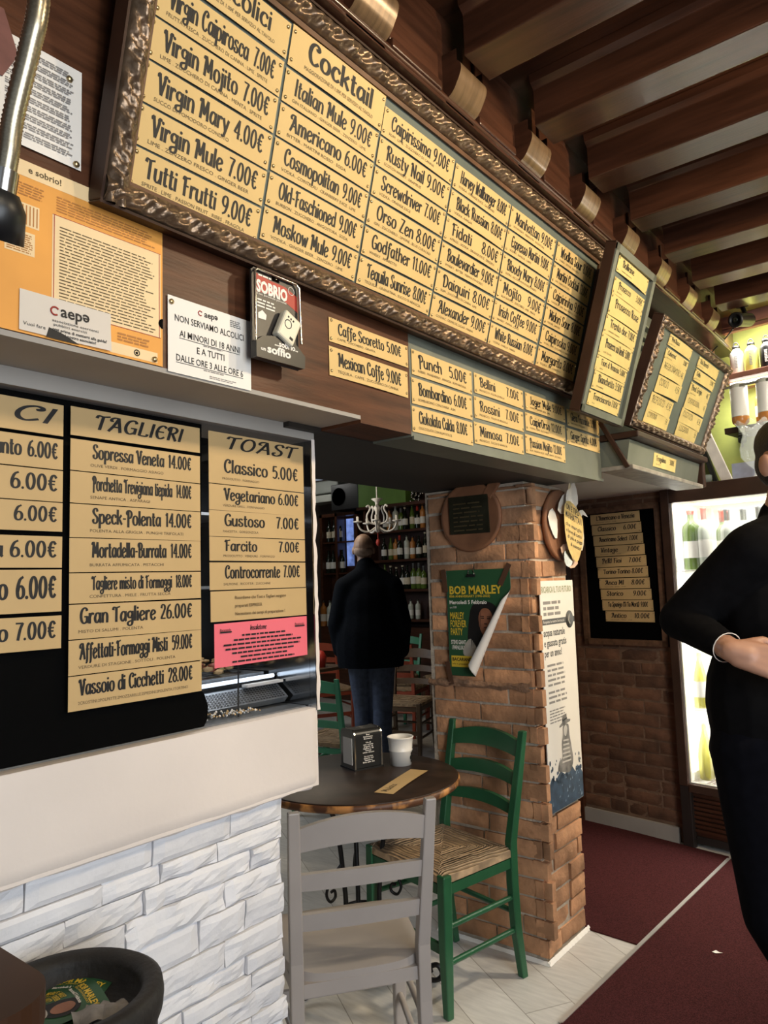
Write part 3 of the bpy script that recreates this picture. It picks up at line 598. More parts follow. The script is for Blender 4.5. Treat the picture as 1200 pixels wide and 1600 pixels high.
# walls outside the picture and of the back room
struct('wall_right', box(2.38, 2.44, -2.4, 5.2, 0, 3.05), M_wallr)
struct('wall_back_bar', box(-1.3, 2.4, 4.86, 4.92, 0, 3.05), M_lime)
struct('wall_rear', box(-1.95, -.6, -2.44, -2.38, 0, 3.05), M_wallr)
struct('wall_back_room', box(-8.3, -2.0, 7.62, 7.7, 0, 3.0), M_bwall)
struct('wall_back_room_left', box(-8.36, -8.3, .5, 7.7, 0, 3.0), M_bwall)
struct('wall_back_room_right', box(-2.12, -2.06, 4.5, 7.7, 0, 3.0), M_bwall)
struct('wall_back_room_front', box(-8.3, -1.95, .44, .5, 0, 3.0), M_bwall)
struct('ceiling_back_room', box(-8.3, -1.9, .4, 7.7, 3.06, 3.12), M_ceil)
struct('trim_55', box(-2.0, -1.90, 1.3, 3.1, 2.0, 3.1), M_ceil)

# ================================================================== FRAMED BOARDS
def carved_bar(m, fr, u0, v0, u1, v1, wid, thick, period=.09, face=.012):
    """a moulding from (u0,v0) to (u1,v1); leaf relief runs along it"""
    L_ = math.hypot(u1-u0, v1-v0); du, dv = (u1-u0)/L_, (v1-v0)/L_; n = int(L_/.0065); k = 12
    def fn(a, b):
        s = a*L_; t = b*2-1
        prof = thick*(math.cos(t*PI/2)**.55 if abs(t) < 1 else 0)
        ph = 2*PI*s/period
        leaf = .8*math.sin(ph+2.6*t)*math.cos(1.3*t*PI/2)+.7*math.sin(3*ph-5*t+1.5*math.sin(ph))+.35*math.sin(5*ph+6*t)
        w = prof*.75+face*.62*leaf*max(0, 1-t*t)+.25*thick
        x = (b-.5)*wid
        return fr(u0+du*s-dv*x, v0+dv*s+du*x, w if abs(t) < .999 else 0)
    m.grid(fn, n, k)
def framed_board(name, fr, u0, u1, v0, v1, wid, thick, label, bmat, fmat, carved=True, dep=.02, cat='menu board', group=None, edge=True, period=.09):
    root = empty(name, mw=Matrix.Translation(fr(u0, v0, 0)), label=label, cat=cat, group=group)
    inv = Matrix.Translation(-fr(u0, v0, 0))
    def mk(mb, nm, mt, bev=0):
        mb.v = [tuple(inv @ Vector(p)) for p in mb.v]; return mb.build(nm, mt, root, bevel=bev)
    b = MB(); b.prism([(u0+.005, v0+.005), (u1-.005, v0+.005), (u1-.005, v1-.005), (u0+.005, v1-.005)], fr, -dep, -.001); mk(b, 'backing_panel', bmat)
    h = wid/2
    for nm, (a, b_, c, d) in {'frame_bottom': (u0, v0+h, u1, v0+h), 'frame_top': (u1, v1-h, u0, v1-h), 'frame_left': (u0+h, v1, u0+h, v0), 'frame_right': (u1-h, v0, u1-h, v1)}.items():
        q = MB()
        if carved: carved_bar(q, fr, a, b_, c, d, wid, thick, period)
        else:
            lo_u, hi_u = min(a, c), max(a, c); lo_v, hi_v = min(b_, d), max(b_, d)
            if 'top' in nm or 'bottom' in nm: lo_v -= h; hi_v += h
            else: lo_u -= h; hi_u += h
            q.prism([(lo_u, lo_v), (hi_u, lo_v), (hi_u, hi_v), (lo_u, hi_v)], fr, -.001, thick)
        mk(q, nm, fmat, 0 if carved else .003)
    if carved and wid > .04:
        q = MB(); a0, a1, b0, b1 = u0+wid, u1-wid, v0+wid, v1-wid; t = .011
        for (a, b_, c, d) in ((a0, b0-t*.3, a1, b0+.004), (a0, b1-t, a1, b1), (a0-.002, b0, a0+.003, b1), (a1-.004, b0, a1, b1)): q.prism([(a, b_), (c, b_), (c, d), (a, d)], fr, 0, .008)
        mk(q, 'inner_moulding', M_fillet, .002)
    if edge:
        q = MB(); e = .005
        for (a, b_, c, d) in ((u0-e, v0-e, u1+e, v0), (u0-e, v1, u1+e, v1+e), (u0-e, v0, u0, v1), (u1, v0, u1+e, v1)):
            q.prism([(a, b_), (c, b_), (c, d), (a, d)], fr, -dep-.012, thick*.55)
        mk(q, 'outer_moulding', M_framew, .003)
    return root
framed_board('framed_menu_board', F_board, .676, 2.72, .0, .572, .048, .024, 'long cocktail menu board in a carved bronze frame, leaning out above the passage', M_slate, M_frame, period=.10)
framed_board('framed_menu_board', F_boll, 2.48, 2.885, .0, .60, .026, .012, 'narrow upright sparkling wine board in a plain grey-green frame', M_slate, M_greyp, carved=False)
framed_board('framed_menu_board', F_vini, 2.965, 4.0, .0, .455, .036, .02, 'wide wine board in a carved frame standing on the hood ledge', M_slate, M_frame, period=.07)
FB = Frame(F_back(0, 0, .004), F_back.ex, F_back.ey)
framed_board('framed_menu_board', FB, -.23, .315, 1.085, 1.925, .035, .016, 'black menu board in a thin brown frame on the dark brick wall', M_black, pmat('rusty_brown_frame', (.12, .062, .034), .5, var=.4, scale=30), carved=False, edge=False, dep=.012)

ON = 'on the big framed board'
COLS = [
 (.722, .046, .077, .073, [('Tutti Frutti', '9.00€', 'SPRITE . LIME . PASSION FRUIT . RIBES . FRAGOLA'), ('Virgin Mule', '7.00€', 'LIME . ZENZERO FRESCO . GINGER BEER'), ('Virgin Mary', '4.00€', 'SUCCO DI POMODORO CONDITO'), ('Virgin Mojito', '7.00€', 'LIME . ZUCCHERO DI CANNA . MENTA . SPRITE'), ('Virgin Caipirosca', '7.00€', 'FRUTTA FRESCA . ZUCCHERO DI CANNA . LIME . SPRITE')]),
 (1.042, .058, .0735, .069, [('Moskow Mule', '9.00€', 'VODKA . GINGER BEER . ZENZERO . LIME'), ('Old-Faschioned', '9.00€', 'BURBON . ZUCCHERO . ANGOSTURA . SODA'), ('Cosmopolitan', '9.00€', 'VODKA . COINTREAU . CRANBERRY JUICE . LIME'), ('Americano', '6.00€', 'BITTER . MARTINI ROSSO . SODA'), ('Italian Mule', '9.00€', 'GIN ITALIANO . GINGER BEER . ZENZERO . LIME')]),
 (1.362, .056, .0735, .068, [('Tequila Sunrise', '8.00€', 'TEQUILA . GRANATINA . SUCCO D ARANCIA'), ('Godfather', '11.00€', 'WHISKY . AMARETTO'), ('Orso Zen', '8.00€', 'GIN . ZUCCHERO . LIMONE . BLUE CURACAO'), ('Screwdriver', '7.00€', 'VODKA . ORANGE JUICE'), ('Rusty Nail', '9.00€', 'SCOTCH WHISKY . DRAMBUIE'), ('Caipirissima', '9.00€', 'RUM . LIME . ZUCCHERO DI CANNA')]),
 (1.682, .054, .0732, .067, [('Alexander', '9.00€', 'COGNAC . CREME DE CACAO . PANNA'), ('Daiquiri', '8.00€', 'RUM . ZUCCHERO DI CANNA . LIME'), ('Baulevardier', '9.00€', 'WHISKY . BITTER . VERMOUTH ROSSO'), ('Fidati', '8.00€', 'APEROL . VODKA . ORANGE JUICE . ZENZERO'), ('Black Russian', '8.00€', 'VODKA . KAHLUA'), ('Harvey Wallbanger', '8.00€', 'VODKA . ORANGE JUICE . GALLIANO')]),
 (2.002, .054, .0732, .067, [('White Russian', '8.00€', 'VODKA . KAHLUA . PANNA'), ('Irish Coffee', '9.00€', 'WHISKY . PANNA . CAFFE'), ('Mojito', '9.00€', 'RUM BIANCO . ZUCCHERO . LIME . MENTA'), ('Bloody Mary', '8.00€', 'VODKA . SUCCO DI POMODORO CONDITO'), ('Espresso Martini', '9.00€', 'VODKA . KAHLUA . CAFFE'), ('Manhattan', '9.00€', 'RYE WHISKY . VERMOUTH . ANGOSTURA')]),
 (2.330, .054, .0732, .067, [('Margarita', '8.00€', 'TEQUILA . LIME . COINTREAU'), ('Caipiroska', '9.00€', 'VODKA . LIME . ZUCCHERO DI CANNA'), ('Midori Sour', '8.00€', 'MIDORI . LIMONE'), ('Caipirinha', '9.00€', 'CACHACA . LIME . ZUCCHERO DI CANNA'), ('Martini Cocktail', '13.00€', 'GIN . VERMOUTH DRY'), ('Wodka Sour', '8.00€', 'VODKA . LIMONE . ZUCCHERO')])]
OVER = {'Virgin Caipirosca': 'gold paper strip lettered Virgin Caipirosca 7.00€ on the big framed board', 'Midori Sour': 'gold paper price strip third from the bottom of the rightmost column, big framed board', 'Godfather': 'gold 11.00€ strip second from the bottom of the third column, big framed board',
        'Harvey Wallbanger': 'gold price strip at the top of the fourth column, big framed board', 'Martini Cocktail': 'gold 13.00€ strip second from the top of the rightmost column, big framed board',
        'Espresso Martini': 'gold price strip directly under the Manhattan strip, big framed board', 'Tutti Frutti': 'gold strip lettered Tutti Frutti in the bottom left corner of the big framed board'}
GB = 'price strips on the cocktail board'
for u, v0, p, h, rows in COLS:
    for i, (t, pr, sub) in enumerate(rows):
        strip(F_board, u, v0+p*i, .312, h, t, pr, sub, OVER.get(t, 'gold paper strip lettered %s %s %s' % (t, pr, ON)), GB, off=.002, tu=.10, pr=.93, cap=h*.50, base=.36)
strip(F_board, .722, .434, .314, .073, 'Analcolici', '', 'MAGGIORAZIONE DI 1.00€ PER SERVIZIO AL TAVOLO', 'gold heading strip lettered Analcolici at the top left of the big framed board', GB, tu=.2, pr=.93, cap=.038, base=.40)
strip(F_board, 1.042, .427, .316, .084, 'Cocktail', '', 'MAGGIORAZIONE DI 1.00€ PER SERVIZIO AL TAVOLO', 'gold heading strip lettered Cocktail topping the second column of the big board', GB, tu=.16, pr=.86, cap=.044, base=.38, bold=1.15, header=True)
# loose strips screwed to the fascia
GF = 'price strips on the fascia under the cocktail board'
FAS = [(1.306, 2.10, .325, .062, 'Caffe Scoretto', '5.00€', 'CAFFE . ZUCCHERO . GRAPPA'), (1.304, 2.014, .322, .074, 'Mexican Coffe', '9.00€', 'TEQUILA . CAFFE . ZUCCHERO DI CANNA'),
 (1.648, 2.087, .320, .074, 'Punch', '5.00€', 'FABBRI . MANDARINO . ARANCIA . RUM FANTASIA'), (1.644, 2.002, .319, .076, 'Bombardino', '6.00€', 'BOMBARDINO CON PANNA . RUM'), (1.641, 1.921, .319, .074, 'Ciokolata Calda', '8.00€', 'CIOCCOLATA CON RUM DOLCE'),
 (1.983, 2.096, .325, .066, 'Bellini', '7.00€', 'PROSECCO . POLPA DI PESCA'), (1.977, 2.014, .325, .070, 'Rossini', '7.00€', 'PROSECCO . POLPA DI FRAGOLA'), (1.970, 1.930, .324, .070, 'Mimosa', '7.00€', 'PROSECCO . SUCCO D ARANCIA'),
 (2.326, 2.098, .323, .063, 'Jager Mule', '9.00€', 'AMARO . GINGER BEER . LIME'), (2.318, 2.022, .323, .066, 'CaipirOrso', '12.00€', 'VODKA . LIME . ZUCCHERO'), (2.310, 1.940, .321, .068, 'Passion Mojito', '12.00€', 'RUM . PASSION FRUIT . LIME . MENTA . ZUCCHERO'),
 (2.668, 2.092, .312, .066, 'Glera Frizzante', '3.50€', 'VINO BIANCO FRIZZANTE'), (2.657, 2.018, .318, .064, 'Ginger Spritz', '4.00€', 'GINGER . PROSECCO . SELTZ')]
OV2 = {'Bellini': 'gold price strip right of Punch, topmost in its column on the fascia', 'Rossini': 'gold 7.00€ strip in the middle of the third column, directly above Mimosa', 'Jager Mule': 'gold 9.00€ strip on the grey fascia directly above the CaipirOrso strip'}
for u, v, w, h, t, pr, sub in FAS:
    strip(F_fas, u, v, w, h, t, pr, sub, OV2.get(t, 'gold paper strip lettered %s %s screwed to the fascia' % (t, pr)), GF, off=.002, tu=.10, pr=.90, cap=h*.47, base=.38)
# food menu on the dark window
GT = 'food menu strips stuck on the dark counter window'
TA = [(1.813, .058, 'TAGLIERI', '', '', 1), (1.743, .063, 'Sopressa Veneta', '14.00€', 'OLIVE VERDI . FORMAGGIO ASIAGO', 0), (1.678, .063, 'Porchetta Trevigiana tiepida', '14.00€', 'SENAPE ANTICA . ASPARAGI', 0), (1.610, .066, 'Speck-Polenta', '14.00€', 'POLENTA ALLA GRIGLIA . FUNGHI TRIFOLATI', 0),
 (1.541, .067, 'Mortadella-Burrata', '14.00€', 'BURRATA AFFUMICATA . PISTACCHI', 0), (1.480, .059, 'Tagliere misto di Formaggi', '18.00€', 'CONFETTURA . MIELE . FRUTTA SECCA', 0), (1.411, .067, 'Gran Tagliere', '26.00€', 'MISTO DI SALUMI . POLENTA', 0), (1.342, .067, 'Affettati-Formaggi Misti', '59.00€', 'VERDURE DI STAGIONE . SOTTOLI . POLENTA', 0), (1.274, .066, 'Vassoio di Cicchetti', '28.00€', '2CROSTINI.2POLPETTE.2MOZZARELLE.2SPIEDINI.2POLENTA.1TORTINO', 0)]
for v, h, t, pr, sub, hd in TA:
    lb = 'tan heading strip lettered TAGLIERI on the dark counter window' if hd else 'tan paper strip lettered %s %s on the dark window' % (t, pr)
    low = v < 1.47
    strip(F_glass, .737, v, .312, h, t, pr, sub, lb, GT, off=.002, mat=M_paperd, tacks=0, tu=.15 if not low else .07, pr=.92 if not hd else .84, cap=(.030 if hd else h*.45), base=.32 if hd else .44, slant=.22 if hd else .02, header=bool(hd), bold=1.1, bow=.001, subh=.006)
TO = [(1.813, .057, 'TOAST', '', '', 1), (1.747, .068, 'Classico', '5.00€', 'PROSCIUTTO . FORMAGGIO', 0), (1.684, .061, 'Vegetariano', '6.00€', 'VERDURE GRILL . FORMAGGIO', 0), (1.622, .061, 'Gustoso', '7.00€', 'PANCETTA . GORGONZOLA', 0), (1.565, .056, 'Farcito', '7.00€', 'PROSCIUTTO . VERDURE . FORMAGGI', 0), (1.497, .064, 'Controcorrente', '7.00€', 'SALMONE . RICOTTA . ZUCCHINE', 0)]
for v, h, t, pr, sub, hd in TO:
    lb = 'tan heading strip lettered TOAST on the dark counter window' if hd else 'tan paper strip lettered %s %s on the dark window' % (t, pr)
    strip(F_glass, 1.074, v, .311, h, t, pr, sub, lb, GT, off=.002, mat=M_paperd, tacks=0, tu=.14, pr=.93 if not hd else .90, cap=(.030 if hd else h*.46), base=.36 if hd else .42, slant=.22 if hd else .02, header=bool(hd), bold=1.1, bow=.001, subh=.0055)
s = strip(F_glass, 1.076, 1.424, .310, .070, ' ', '', '', 'tan paper note with three lines of small print under the Controcorrente strip', GT, off=.002, mat=M_paperd, tacks=0, bow=.001)
P = MB(); pos = lambda a, b: (a, b, .0032)
for k, t in enumerate(('Ricordiamo che Tost e Taglieri vengono', 'preparati ESPRESSI.', 'Necessitano dei tempi di preparazione !')): btext(P, t, .07, .050-.019*k, .0075, (.165, .085, .16)[k], pos, bold=.01)
P.build('small_print', M_inkb, s)
CI = [(1.808, .062, 'PANUZZI CI', '', .05), (1.741, .060, 'Santo', '6.00€', .05), (1.673, .066, 'Piccante', '6.00€', 0), (1.612, .060, 'Verde', '6.00€', 0), (1.553, .058, 'Alla', '6.00€', 0), (1.464, .082, 'Misto', '6.00€', 0), (1.398, .062, 'Tonno', '7.00€', 0)]
CI = [(1.808, .062, 'CI', '', .62, 'CI'), (1.741, .060, 'anto', '6.00€', .45, 'ending in anto 6.00€'), (1.678, .061, '', '6.00€', 0, 'third from the top, price 6.00€'), (1.620, .056, '', '6.00€', 0, 'fourth from the top, price 6.00€'), (1.551, .060, 'a', '6.00€', .5, 'ending in a 6.00€'), (1.466, .080, 'to', '6.00€', .5, 'ending in to 6.00€'), (1.398, .062, 'to', '7.00€', .5, 'ending in to 7.00€')]
for v, h, t, pr, tu, nm in CI:
    hd = t == 'CI'
    strip(F_glass, .410, v, .312, h, t or ' ', pr, '', ('tan heading strip ending in CI' if hd else 'tan strip %s' % nm)+', cut off at left photo edge', GT, off=.002, mat=M_paperd, tacks=0, tu=.66 if hd else .58, pr=.93 if hd else .965, cap=.030 if hd else h*.5, base=.34, slant=.22 if hd else .02, header=hd, bold=1.1, bow=.001)
# pink salad sheet
pk = empty('salad_sheet', mw=F_glass.mw(1.085, 1.319, .003), label='pink paper sheet headed Insalatone under the toast strips', cat='menu sheet')
m = MB(); m.grid(lambda a, b: (.300*a, .100*b+.003*a, .002*math.sin(PI*a)), 8, 2); m.build('sheet', M_pink, pk)
P = MB(); pos = lambda a, b: (a, b, .0028)
letters(P, 'Insalatone', .105, .080, .012, .85, pos, slant=.15)
for k in range(7):
    w = (.14, .19, .25, .24, .20, .15, .20)[k]; lines(P, .15-w/2, .15+w/2, .0735-.0100*k, .0735-.0100*k-.006, 1, pos, h=.7, ragged=0)
for x in (.015, .255): btext(P, 'Bacarando', x, .082, .006, .032, pos); P.add([pos(x, .078), pos(x+.034, .078), pos(x+.034, .0815), pos(x, .0815)], [(0, 1, 2, 3)])
P.build('lettering', M_ink, pk)
# sparkling board
GS = 'price strips on the narrow sparkling wine board'
BO = [(2.533, .515, .305, .058, 'Bollicine', '', 'i nostri spumanti'), (2.537, .440, .305, .056, 'Prosecco', '3.00€', 'doc brut'), (2.541, .363, .303, .080, 'Prosecco Rose', '', ''), (2.537, .295, .307, .066, 'Trento doc', '7.00€', 'metodo classico'), (2.534, .215, .306, .082, 'Prosecco sui lieviti', '5.00€', 'col fondo'), (2.532, .159, .298, .054, 'Fiori d Arancio', '5.00€', 'dolce'), (2.540, .092, .290, .066, 'Bianchetto', '3.50€', 'frizzante'), (2.532, .031, .298, .056, 'Franciacorta', '7.00€', 'docg')]
for u, v, w, h, t, pr, sub in BO:
    strip(F_boll, u, v, w, h, t, pr, sub, 'yellow paper strip lettered %s %son the narrow upright board' % (t, pr+' ' if pr else ''), GS, off=.002, tu=.14, pr=.93, cap=h*.42 if h < .07 else h*.36, base=.46, mat=M_papery, bow=.006)
GV = 'paper slips on the wide wine board'
VI = [(3.112, .368, .308, .046, 'Vini Rossi', '', 0), (3.118, .310, .304, .048, 'Cabernet', '3.50€', 0), (3.122, .246, .300, .066, 'NEGROAMARO', '4€', 1), (3.125, .170, .310, .072, 'CORSO', '4.5€', 1), (3.107, .092, .290, .074, 'REFOSCO', '4.5€', 1), (3.105, .036, .305, .056, 'CORVINA', '5€', 1),
 (3.532, .362, .330, .050, 'Vini Bianchi', '', 0), (3.536, .303, .325, .052, 'Grillo', '3.50€', 0), (3.530, .230, .315, .062, 'Pinot Grigio', '4€', 0), (3.530, .168, .320, .062, 'CHARDONN.', '4€', 1), (3.520, .100, .335, .068, 'CUSTOZA', '4.5€', 1), (3.526, .033, .315, .066, 'LUGANA', '5€', 1)]
for u, v, w, h, t, pr, hand in VI:
    strip(F_vini, u, v, w, h, t, pr, '' if hand else 'calice di vino', ('yellow handwritten slip lettered %s %s on the wide wine board' if hand else 'yellow printed strip lettered %s %son the wide wine board') % (t, pr+(' ' if pr and not hand else '')), GV, off=.002, tu=.08, pr=.93, cap=h*.40, base=.46, mat=M_papery, hand=bool(hand), tacks=0 if hand else 4, bow=.010 if hand else .005, rot=random.uniform(-.02, .02) if hand else 0)
    if hand: pass
GA = 'price strips on the black board of the far wall'
AM = [("L'Americano a Venezia", ''), ('Classico', '6.00€'), ('Americano Select', '7.00€'), ('Vintage', '7.00€'), ('PeRI Fioi', '7.00€'), ('Torino-Torino', '8.00€'), ('Anca MI', '8.00€'), ('Storico', '9.00€'), ('Ta Spunigo (Ti Ta Morti)', '9.00€'), ('Antico', '10.00€')]
OV3 = {"Americano Select": 'tan 7.00€ strip third from the top of the far black board', 'Classico': 'tan strip lettered Classico 6.00€ on the far black board'}
for i, (t, pr) in enumerate(AM):
    strip(FB, -.145+.006*i+(.012 if i == 9 else 0), 1.822-.0663*i, .330-(.014 if i == 9 else 0), .062, t, pr, 'vermouth . bitter . soda' if i % 3 == 0 else '', OV3.get(t, 'tan strip lettered %s %son the far black board' % (t, pr+' ' if pr else '')), GA, off=.003, mat=M_paperd, tu=.12, pr=.90, cap=.028, base=.38, bow=.002, slant=.12)

# ================================================================== COUNTER WINDOW AND ITS DISPLAY
wn = empty('window_1', (-1.384, -.9, 1.186)); tag(wn, kind='structure')
def rel(mb, root):
    o = root.location; mb.v = [(p[0]-o.x, p[1]-o.y, p[2]-o.z) for p in mb.v]; return mb
rel(box(-1.384, -1.380, -1.45, 1.3995, 1.186, 1.888), wn).build('pane', pmat('thin_window_glass', (.01, .01, .01), .04, var=0, alpha=.07, spec=.3), wn)
bk = MB(); ry = [(1.070, 1.887), (-1.4, 1.887), (-1.4, 1.187), (1.068, 1.187), (1.080, 1.205), (1.082, 1.235), (1.072, 1.262), (1.060, 1.275), (1.060, 1.40), (1.066, 1.6)]
bk.prism(ry[::-1], Frame((-1.40, 0, 0), (0, 1, 0), (0, 0, 1)), 0, .004)
tag(bk.build('blackout_sheet', M_black), 'matt black sheet behind the food menu strips inside the counter window', 'sheet')
tag(box(-1.95, -1.395, -1.5, 1.395, 1.1865, 1.190).build('counter_shelf', M_steel), 'steel shelf behind the counter window under the salad sheet', 'shelf')
dc = empty('display_case', (-1.65, 1.2, 1.19), label='refrigerated antipasti case seen through the right end of the dark window', cat='display case')
b = rel(box(-1.95, -1.93, .9, 1.395, 1.19, 1.88), dc); b.build('back_panel', pmat('case_back_panel', (.05, .055, .06), .35, var=.5, scale=10), dc)
b = MB()
b.prism([(-1.93, 1.20), (-1.47, 1.195), (-1.455, 1.210), (-1.50, 1.244), (-1.93, 1.244)], Frame((0, .9, 0), (1, 0, 0), (0, 0, 1)), 0, -.49); rel(b, dc).build('case_body', M_steel, dc)
g = MB()
for i in range(7):
    for j in range(30):
        t = i/7; x = -1.4575-.038*t; z = 1.2140+.0287*t; y = 1.09+j*.0098
        g.add([Vector((x, y, z)), Vector((x, y+.0066, z)), Vector((x-.0028, y+.0066, z+.0022)), Vector((x-.0028, y, z+.0022))], [(0, 1, 2, 3)])
rel(g, dc).build('vent_slots', M_bpl, dc)
rel(box(-1.60, -1.515, .9, 1.395, 1.246, 1.261), dc).build('tray_rail', M_bpl, dc)
rel(MB().tube([(-1.512, .9, 1.262), (-1.505, 1.15, 1.262), (-1.512, 1.39, 1.262)], .0055, 6), dc).build('lit_edge', M_glowd, dc)
rel(box(-1.50, -1.478, 1.27, 1.395, 1.246, 1.252), dc).build('sill_bar', M_white, dc)
rel(MB().bar((-1.42, 1.19, 1.192), (-1.47, 1.235, 1.34), .004, .004), dc).build('cable', M_bpl, dc)
for k, (z, mt) in enumerate(((1.50, M_steel), (1.70, M_steel))): rel(box(-1.93, -1.62, .9, 1.395, z, z+.008), dc).build('glass_shelf', mt, dc)
tag(box(-1.90, -1.55, .95, 1.39, 1.2615, 1.270).build('food_tray', M_steel), 'flat steel tray of antipasti in the counter display case', 'tray')
rnd = random.Random(4)
fp = MB()
for i in range(110):
    y = rnd.uniform(1.02, 1.37); x = rnd.uniform(-1.68, -1.57); fp.ball((x, y, 1.281+rnd.uniform(0, .030)), rnd.uniform(.007, .013), 6, mi=rnd.choice((0, 0, 1, 2)), sc=(1, 1.4, .6))
tag(fp.build('antipasti', [M_food, M_foody, M_foodm]), 'heap of pale and cured antipasti lying on the tray in the display case', 'food', kind='stuff')
cr = MB()
for i in range(110):
    y = 1.085+rnd.random()*.17; x = -1.415-rnd.random()*.035; cr.ball((x, y, 1.197+rnd.random()*.012*(1-(y-1.085)/.25)), rnd.uniform(.002, .0045), 5, mi=rnd.choice((0, 1, 2)))
tag(cr.build('crushed_ice', [M_white, M_steel, M_food]), 'spill of pale crumbs along the bottom right of the counter window', 'crumbs', kind='stuff')
light('case_lamp', 'AREA', (-1.50, 1.27, 1.80), 1.6, (.95, .97, 1), (-1.60, 1.2, 1.2), .10)

# ================================================================== NOTICES ON THE LEFT FASCIA
wp = empty('printed_notice', mw=F_fas.mw(.36, 2.256, .003), label='white sheet of dense small print pinned above the orange poster', cat='notice')
m = MB(); m.grid(lambda a, b: (.296*a, .189*b, .0015*math.sin(PI*a)+.0005), 6, 2); m.build('sheet', M_white, wp)
P = MB(); pos = lambda a, b: (a, b, .0026)
for k in range(10): lines(P, .16, .280, .176-.0165*k, .164-.0165*k, 3, pos, h=.62, ragged=.1)
P.build('print', M_grey_ink, wp)
for x, y in ((.272, .163), (.286, .008)):
    t = bpy.data.objects.new('tack', TACK_ME); COL.objects.link(t); t.parent = wp; t.location = (x, y, .002); t.scale = (1.5,)*3
op = empty('alcohol_law_poster', mw=F_fas.mw(.30, 1.932, .002), label='large orange drink-driving poster over the grey ledge at left', cat='poster')
m = MB(); m.grid(lambda a, b: (.527*a, .300*b, .0004), 4, 2); m.build('sheet', M_orange, op)
P = MB(); p1 = lambda a, b: (a, b, .0009); p2 = lambda a, b: (a, b, .0014); p3 = lambda a, b: (a, b, .0019)
Q = MB(); Q.add([p1(0, .272), p1(.527, .272), p1(.527, .300), p1(0, .300)], [(0, 1, 2, 3)]); Q.add([p1(.305, .055), p1(.522, .055), p1(.522, .225), p1(.305, .225)], [(0, 1, 2, 3)])
Q.add([p1(.225, .135), p1(.275, .135), p1(.275, .175), p1(.225, .175)], [(0, 1, 2, 3)]); Q.add([p1(.225, .185), p1(.282, .185), p1(.282, .225), p1(.225, .225)], [(0, 1, 2, 3)])
Q.add([p1(.415, .004), p1(.515, .004), p1(.515, .024), p1(.415, .024)], [(0, 1, 2, 3)])
Q.build('pale_boxes', M_orangel, op)
btext(P, 'e sobrio!', .262, .281, .011, .058, p2, bold=.02); btext(P, "L'alcol ti", .405, .283, .011, .060, p2, bold=.02)
lines(P, .318, .512, .210, .062, 25, p2, h=.34); P.build('print', M_inkb, op)
R = MB(); lines(R, .225, .292, .262, .238, 5, p2, h=.5); lines(R, .312, .520, .262, .232, 6, p2, h=.5); lines(R, .228, .272, .172, .138, 9, p2, h=.5); lines(R, .43, .50, .047, .030, 3, p2, h=.6)
for i in range(9): R.add([p2(.229+.006*i, .188), p2(.231+.006*i, .188), p2(.231+.006*i, .222), p2(.229+.006*i, .222)], [(0, 1, 2, 3)])
R.build('pale_print', pmat('faded_brown_print', '#b5793a', .6, var=.1), op)
q = MB()
for (a, b_, c, d) in ((.305, .055, .522, .0562), (.305, .224, .522, .225), (.3075, .055, .309, .225), (.5185, .055, .520, .225)): q.add([p2(a, b_), p2(c, b_), p2(c, d), p2(a, d)], [(0, 1, 2, 3)])
q.build('red_border', M_redp, op)
q = MB(); q.tube([(.470+.0055*math.cos(i*PI/6), .0145+.0055*math.sin(i*PI/6), .0016) for i in range(12)], .0009, 4, closed=True)
for i in range(5): q.add([(.470+.0035*math.cos(PI/2+i*4*PI/5), .0145+.0035*math.sin(PI/2+i*4*PI/5), .0018) for i in range(5)], [(0, 1, 2, 3, 4)])
q.build('emblem', M_ink, op)
t = bpy.data.objects.new('tack', TACK_ME); COL.objects.link(t); t.parent = op; t.location = (.508, .010, .002); t.scale = (1.4,)*3
q = MB(); q.add([(.527-.010*math.sin(i*PI/8), .085+.010*math.cos(i*PI/8), .0014) for i in range(9)], [tuple(range(9))]); q.build('notch', M_black, op)
# peeling association sticker
st = empty('peeling_sticker', mw=F_fas.mw(.55, 1.936, .0046), label='white association sticker peeling off the bottom of the orange poster', cat='sticker')
m = MB(); m.grid(lambda a, b: (.165*a, .070*b+.006*(1-a)*0, .0004+.012*max(0, a-.55)*max(0, .6-b)), 12, 6); m.build('sheet', pmat('greyed_white_sticker', '#d9cfc2', .55, var=.05), st); q = MB(); q.add([(.045, -.002, .0009), (.050, .016, .0009), (.075, .010, .0009), (.105, -.002, .0009)], [(0, 1, 2, 3)]); q.build('torn_gap', M_ink, st)
P = MB(); zz = lambda x, y: .0012+.012*max(0, x/.165-.55)*max(0, .6-y/.07); pos = lambda a, b: (a, b, zz(a, b))
def aepa(P, u, v, h, pos):
    w = btext(P, 'aep', u, v, h, None, pos, bold=.02)
    vs, fs, w2 = bfont('e', .02); sy = h/.7; xh = .52
    P.add([pos(u+w+.03*h+(w2-x)*sy, v+(xh-y)*sy) for x, y in vs], fs)
aepa(P, .070, .040, .020, pos); btext(P, 'Vuoi fare', .006, .010, .006, .038, pos)
btext(P, 'associazione esercenti', .055, .028, .005, .085, pos); btext(P, 'pubblici esercizi', .058, .021, .005, .060, pos); btext(P, 'test prima di metterti alla guida?', .056, .0125, .0052, .100, pos, bold=.02); btext(P, 'al nostro associato!', .075, .005, .0052, .060, pos, bold=.02)
P.build('lettering', M_ink, st)
q = MB(); q.tube([(.060+.0070*math.cos(.6+i*PI/8), .047+.0070*math.sin(.6+i*PI/8), .0014) for i in range(13)], .0016, 4); q.build('logo', M_redp, st)
